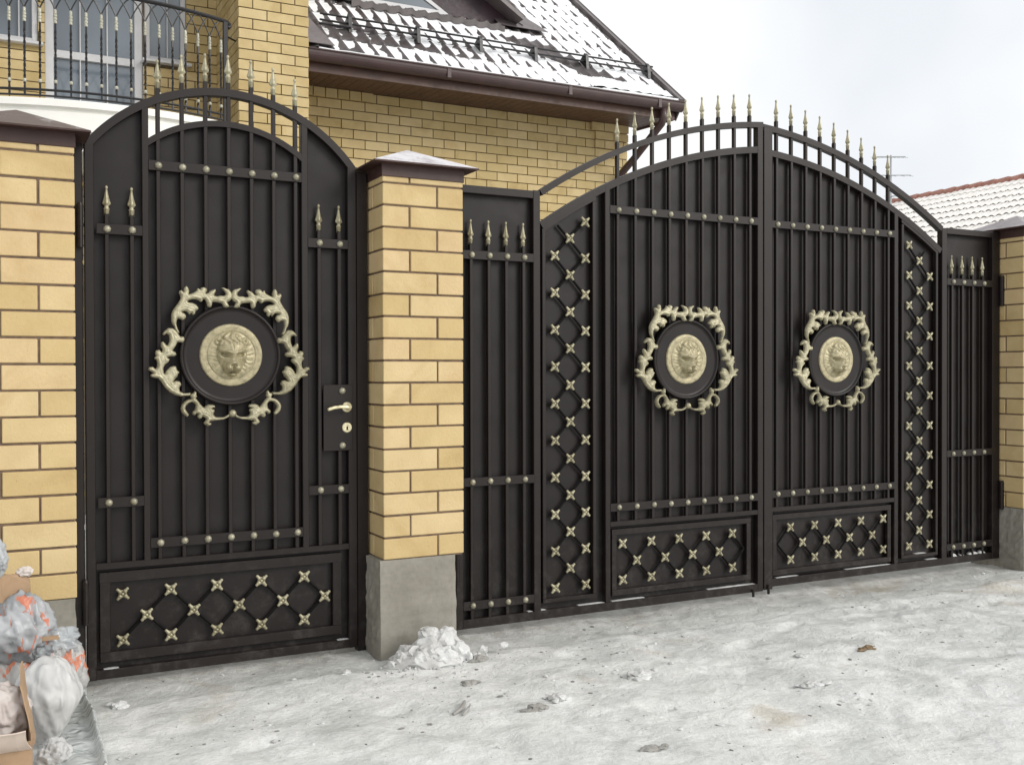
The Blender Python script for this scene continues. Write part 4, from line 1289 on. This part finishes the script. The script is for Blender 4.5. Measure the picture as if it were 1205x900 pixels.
# open cardboard box
CB = thing('cardboard_box', (-.63, -1.05, GZ), 'open brown cardboard box with torn flaps at the edge of the rubbish heap', 'box')
bm = bmesh.new()
x0, x1, ya, yb_, zt0 = -.80, -.555, -1.16, -.92, .115
t = .005
box(bm, x0, x1, ya, ya+t, GZ-.02, zt0-.02); box(bm, x1-t, x1, ya+t, yb_, GZ-.02, zt0)
box(bm, x0, x1-t, yb_-t, yb_, GZ-.02, zt0); box(bm, x0, x0+t, ya+t, yb_-t, GZ-.02, zt0); box(bm, x0+t, x1-t, ya+t, yb_-t, GZ-.019, GZ-.01)
for v in bm.verts: v.co += Vector((.010*noise.noise(v.co*9), .008*noise.noise(v.co*9 + Vector((5, 0, 0))), .012*noise.noise(v.co*11) if v.co.z > 0 else 0))
put('box_body', bm, M['card'], CB)
def flap(pts, mat, seed):
    bm = bmesh.new(); f = bm.faces.new([bm.verts.new(p) for p in pts])
    bmesh.ops.subdivide_edges(bm, edges=bm.edges, cuts=7, use_grid_fill=True)
    for v in bm.verts: v.co += Vector((.007*noise.noise(v.co*12 + Vector((seed, 0, 0))), .005*noise.noise(v.co*14), .010*noise.noise(v.co*16 + Vector((0, seed, 0)))))
    r = bmesh.ops.extrude_face_region(bm, geom=bm.faces[:])
    n = (Vector(pts[1]) - Vector(pts[0])).cross(Vector(pts[2]) - Vector(pts[1])).normalized()
    bmesh.ops.translate(bm, verts=[g for g in r['geom'] if isinstance(g, bmesh.types.BMVert)], vec=n*.004)
    fixn(bm); put('flap', bm, mat, CB)
flap([(-.548, -1.15, .085), (-.548, -.925, .095), (-.575, -.915, .285), (-.590, -1.06, .240)], M['card'], 1)
flap([(-.80, -1.163, .075), (-.56, -1.163, .075), (-.575, -1.24, .155), (-.78, -1.26, .150)], M['card_light'], 4)

# clear film on the ground
bm = bmesh.new()
nx, ny = 26, 40
G = []
for j in range(ny+1):
    row = []
    for i in range(nx+1):
        a, b = i/nx, j/ny
        x = -.475 + .150*a - .02*b + .02*noise.noise(Vector((b*3, 0, 2))) + (.05*b if a > .5 else 0); y = -1.25 + 1.28*b
        h = .012 + .020*abs(noise.noise(Vector((x*11, y*7, 3)))) + .030*math.exp(-((a-.90)/.07)**2) + .030*math.exp(-((a-.25)/.2)**2)*noise.noise(Vector((x*4, y*6, 1)))
        if a in (0, 1): h = .004
        row.append(bm.verts.new((x, y, ground_h(x, y) + max(.004, h))))
    G.append(row)
for j in range(ny):
    for i in range(nx): bm.faces.new((G[j][i], G[j][i+1], G[j+1][i+1], G[j+1][i]))
r = bmesh.ops.extrude_face_region(bm, geom=bm.faces[:])
bmesh.ops.translate(bm, verts=[q for q in r['geom'] if isinstance(q, bmesh.types.BMVert)], vec=(0, 0, -.003)); fixn(bm)
o = put('plastic_film', bm, M['film'], smooth=True, loc=(-.4, -.6, GZ)); tag(o, 'crinkled strip of clear plastic film on the ice beside the white sack', 'plastic sheet')

# heap of broken snow at the pillar
def lump(c, s, seed, amp=.30, sub=3): return blob(c, s, seed, amp=amp, crease=.75, freq=1.5, sub=sub)
def merge(parts):
    bm = bmesh.new()
    for b in parts:
        me = bpy.data.meshes.new('tmp'); b.to_mesh(me); b.free(); bm.from_mesh(me); bpy.data.meshes.remove(me)
    return bm
rn = random.Random(11)
parts = [lump((1.110, -.335, -.075), (.17, .10, .055), 1), lump((1.02, -.33, -.055), (.062, .055, .050), 2), lump((1.105, -.325, -.018), (.062, .055, .052), 3), lump((1.185, -.32, -.02), (.068, .06, .060), 4),
         lump((1.110, -.31, .042), (.042, .036, .026), 5), lump((1.20, -.315, .030), (.040, .036, .030), 6), lump((1.035, -.40, -.058), (.040, .04, .038), 7), lump((1.15, -.40, -.05), (.055, .04, .036), 8),
         lump((1.235, -.36, -.045), (.050, .05, .045), 9), lump((.965, -.345, -.075), (.045, .04, .026), 10), lump((1.075, -.375, -.03), (.045, .04, .036), 13)]
for k in range(26): parts.append(lump((1.10 + rn.gauss(0, .11), -.37 + rn.gauss(0, .045), -.07 + rn.uniform(0, .035)), tuple(rn.uniform(.010, .024) for _ in range(3)), 40+k, sub=2))
for k in range(150):
    an = rn.uniform(0, 6.28); q = abs(rn.gauss(0, 1)); px_, py_ = 1.11 + math.cos(an)*(.13 + .07*q), -.36 + math.sin(an)*(.06 + .05*q)
    if py_ > -.19: continue
    b_ = bmesh.new(); bmesh.ops.create_icosphere(b_, subdivisions=1, radius=1); r_ = rn.uniform(.0035, .011)
    for v in b_.verts: v.co = v.co*r_*rn.uniform(.7, 1.3)*1.0 + Vector((px_, py_, ground_h(px_, py_) + r_*.25))
    parts.append(b_)
o = put('snow_heap', merge(parts), M['lump'], smooth=False, loc=(1.1, -.33, GZ)); tag(o, 'heap of broken white snow against the foot of the middle brick pillar', 'snow heap')

def clod(label, x, y, s, seed, mat, name, cat, n=1, grp=None, dz=.0):
    n = n*3 + 3
    rr = random.Random(seed); ps = []
    for k in range(n):
        ps.append(lump((x + rr.gauss(0, s[0]*.7)*(k > 0), y + rr.gauss(0, s[1]*.6)*(k > 0), ground_h(x, y) + s[2]*.35*(1 if k == 0 else .5) + dz), tuple(v*(.8 if k == 0 else rr.uniform(.22, .6)) for v in s), seed + k*3, amp=.42, sub=2 if k else 3))
    o = put(name, merge(ps), mat, smooth=False, loc=(x, y, GZ)); tag(o, label, cat, grp)
LG = 'loose snow lumps on the ice'
clod('cluster of small snow lumps on the ice below the wicket hinge corner', -.208, -.307, (.028, .024, .018), 61, M['lump'], 'snow_lump', 'snow lump', 4, LG)
clod('single white snow lump on the ice in front of the wicket gate', .720, -.33, (.020, .016, .012), 63, M['lump'], 'snow_lump', 'snow lump', 2, LG)
clod('white snow lump beside the grey stone in front of the wide gates', 1.352, -1.08, (.034, .026, .018), 65, M['lump'], 'snow_lump', 'snow lump', 2, LG)
clod('broad low snow lump on the ice, midway between stone and gate centre', 1.80, -.98, (.050, .038, .022), 67, M['lump'], 'snow_lump', 'snow lump', 3, LG)
clod('round snow lump on the ice, nearest the brown debris', 2.62, -1.08, (.03, .024, .010), 69, M['lump'], 'snow_lump', 'snow lump', 1, LG)
clod('pale snow lump with a shaded underside between brown debris and picture bottom', 2.36, -1.42, (.045, .03, .016), 71, M['lump'], 'snow_lump', 'snow lump', 2, LG)
clod('grey stone frozen into the snow in front of the wide gates', 1.215, -1.150, (.040, .022, .020), 73, M['stone'], 'stone', 'stone', 2)
clod('small grey ice clod near the snow heap, towards the wide gates', 1.13, -.72, (.030, .022, .014), 75, M['stone'], 'ice_clod', 'ice clod', 3)
clod('flat grey clod at the bottom edge of the picture, in front of the gates', 1.34, -1.72, (.040, .020, .012), 77, M['stone'], 'ice_clod', 'ice clod', 2)
clod('grey ice clods beside the snow heap at the bottom of the first narrow panel', 1.31, -.43, (.036, .028, .020), 79, M['stone'], 'ice_clod', 'ice clod', 4)
clod('brown crumpled debris on the snow in front of the far gate leaf', 2.985, -1.135, (.034, .016, .014), 81, M['leaf'], 'debris', 'debris', 3)
bm = bmesh.new()
tube(bm, [(.90, -1.06, -.076), (.945, -1.03, -.070), (.985, -.975, -.068), (1.00, -.95, -.07)], [.006, .009, .008, .004], 6); tube(bm, [(.93, -1.08, -.076), (.97, -1.04, -.072), (1.0, -1.0, -.073)], [.004, .006, .003], 6)
o = put('wood_splinter', bm, M['stone'], loc=(.95, -1.02, GZ)); tag(o, 'dark grey splinter of wood lying on the ice before the snow heap', 'splinter')

def crumbs(name, label, n, mat, smin, smax, seed, dens=None, fl=.6):
    rr = random.Random(seed); bm = bmesh.new(); k = 0
    while k < n:
        x = rr.uniform(-1.0, 5.6); y = -rr.uniform(.04, 2.6)
        if dens and rr.random() > dens(x, y): continue
        s = smin*(smax/smin)**(rr.random()**2.2); z = ground_h(x, y) + s*.15
        r = bmesh.ops.create_icosphere(bm, subdivisions=1, radius=1)
        sx, sy, sz = s*rr.uniform(.7, 1.6), s*rr.uniform(.6, 1.3), s*rr.uniform(.35, .8)*fl*1.5; an = rr.uniform(0, 6.3)
        for v in r['verts']:
            q = v.co*(1 + rr.uniform(-.25, .25))
            v.co = Vector((x + sx*q.x*math.cos(an) - sy*q.y*math.sin(an), y + sx*q.x*math.sin(an) + sy*q.y*math.cos(an), z + sz*q.z))
        k += 1
    o = put(name, bm, mat, loc=(0, 0, 0)); tag(o, label, 'crumbs', kind='stuff')
def rr_ok(x, y): return noise.noise(Vector((x*2.3, y*2.9, 11.))) < .05
def dn(x, y):
    d = .15 + .85*max(0, noise.noise(Vector((x*1.1, y*1.6, 3.))) + .1)
    if math.hypot((x-1.35)/.65, (y+.60)/.48) < 1: d = 1.
    elif rr_ok(x, y): d *= .55
    if y > -.12: d = max(d, .5)
    return d
crumbs('snow_crumbs', 'small white crumbs of snow scattered over the trampled ground', 620, M['lump'], .003, .015, 5, dn, .45)
crumbs('dirt_crumbs', 'dark grit and ice crumbs scattered over the trampled snow', 620, M['dirt'], .0022, .010, 8, dn, .4)

# ------------------------------------------------------------------ world, sun, camera
w = bpy.data.worlds.new('World'); scn.world = w; w.use_nodes = True
nt = w.node_tree; bg = nt.nodes['Background']
sky = nt.nodes.new('ShaderNodeTexSky'); sky.sky_type = 'NISHITA'; sky.sun_disc = False
SUN_EL, SUN_AZ = 30, 142           # azimuth measured clockwise from +y (behind the gates)
sky.sun_elevation = R(SUN_EL); sky.sun_rotation = R(SUN_AZ); sky.air_density = 1.0; sky.dust_density = 6.0; sky.ozone_density = 1.0
hs = nt.nodes.new('ShaderNodeHueSaturation'); hs.inputs['Saturation'].default_value = .22
nt.links.new(sky.outputs[0], hs.inputs['Color'])
# a closed cloud layer: evens the sky out, a little thinner to the right
tc = nt.nodes.new('ShaderNodeTexCoord')
nz = nt.nodes.new('ShaderNodeTexNoise'); nz.inputs['Scale'].default_value = 2.1; nz.inputs['Detail'].default_value = 4
nt.links.new(tc.outputs['Generated'], nz.inputs['Vector'])
cr = nt.nodes.new('ShaderNodeValToRGB'); cr.color_ramp.elements[0].position = .38; cr.color_ramp.elements[1].position = .58
cr.color_ramp.elements[0].color = (9.9, 10.35, 10.9, 1); cr.color_ramp.elements[1].color = (12.6, 12.6, 12.5, 1)
nt.links.new(nz.outputs['Fac'], cr.inputs['Fac'])
mx = nt.nodes.new('ShaderNodeMix'); mx.data_type = 'RGBA'; mx.inputs[0].default_value = .72
nt.links.new(hs.outputs[0], mx.inputs[6]); nt.links.new(cr.outputs[0], mx.inputs[7])
nt.links.new(mx.outputs[2], bg.inputs['Color']); bg.inputs['Strength'].default_value = .11

sd = bpy.data.lights.new('sun', 'SUN'); sd.energy = 1.45; sd.angle = R(22); sd.color = (1, .965, .91)
so = bpy.data.objects.new('sun', sd); COL.objects.link(so)
az, el = R(SUN_AZ), R(SUN_EL)
sv = Vector((math.sin(az)*math.cos(el), math.cos(az)*math.cos(el), math.sin(el)))
so.rotation_euler = (-sv).to_track_quat('-Z', 'Y').to_euler(); so.location = sv*30

f_px, yaw, pitch, roll = 1217.125, .4788, -.0098, -.0026
cpos = (-.7039, -4.6429, 1.2229)
fwd = Vector((math.sin(yaw)*math.cos(pitch), math.cos(yaw)*math.cos(pitch), math.sin(pitch)))
rt = Vector((math.cos(yaw), -math.sin(yaw), 0)); upv = rt.cross(fwd)
c_, s_ = math.cos(roll), math.sin(roll)
rt, upv = c_*rt + s_*upv, -s_*rt + c_*upv
cd = bpy.data.cameras.new('camera'); cam = bpy.data.objects.new('camera', cd); COL.objects.link(cam)
cd.sensor_fit = 'HORIZONTAL'; cd.sensor_width = 36; cd.lens = 36*f_px/1205
cd.clip_start = .05; cd.clip_end = 2000
mw = Matrix((rt, upv, -fwd)).transposed().to_4x4(); mw.translation = Vector(cpos)
cam.matrix_world = mw
scn.camera = cam
scn.view_settings.view_transform = 'Standard'; scn.view_settings.look = 'None'
scn.view_settings.exposure = 0.0; scn.view_settings.gamma = 1
scn.view_settings.use_curve_mapping = False
scn.render.engine = 'CYCLES'
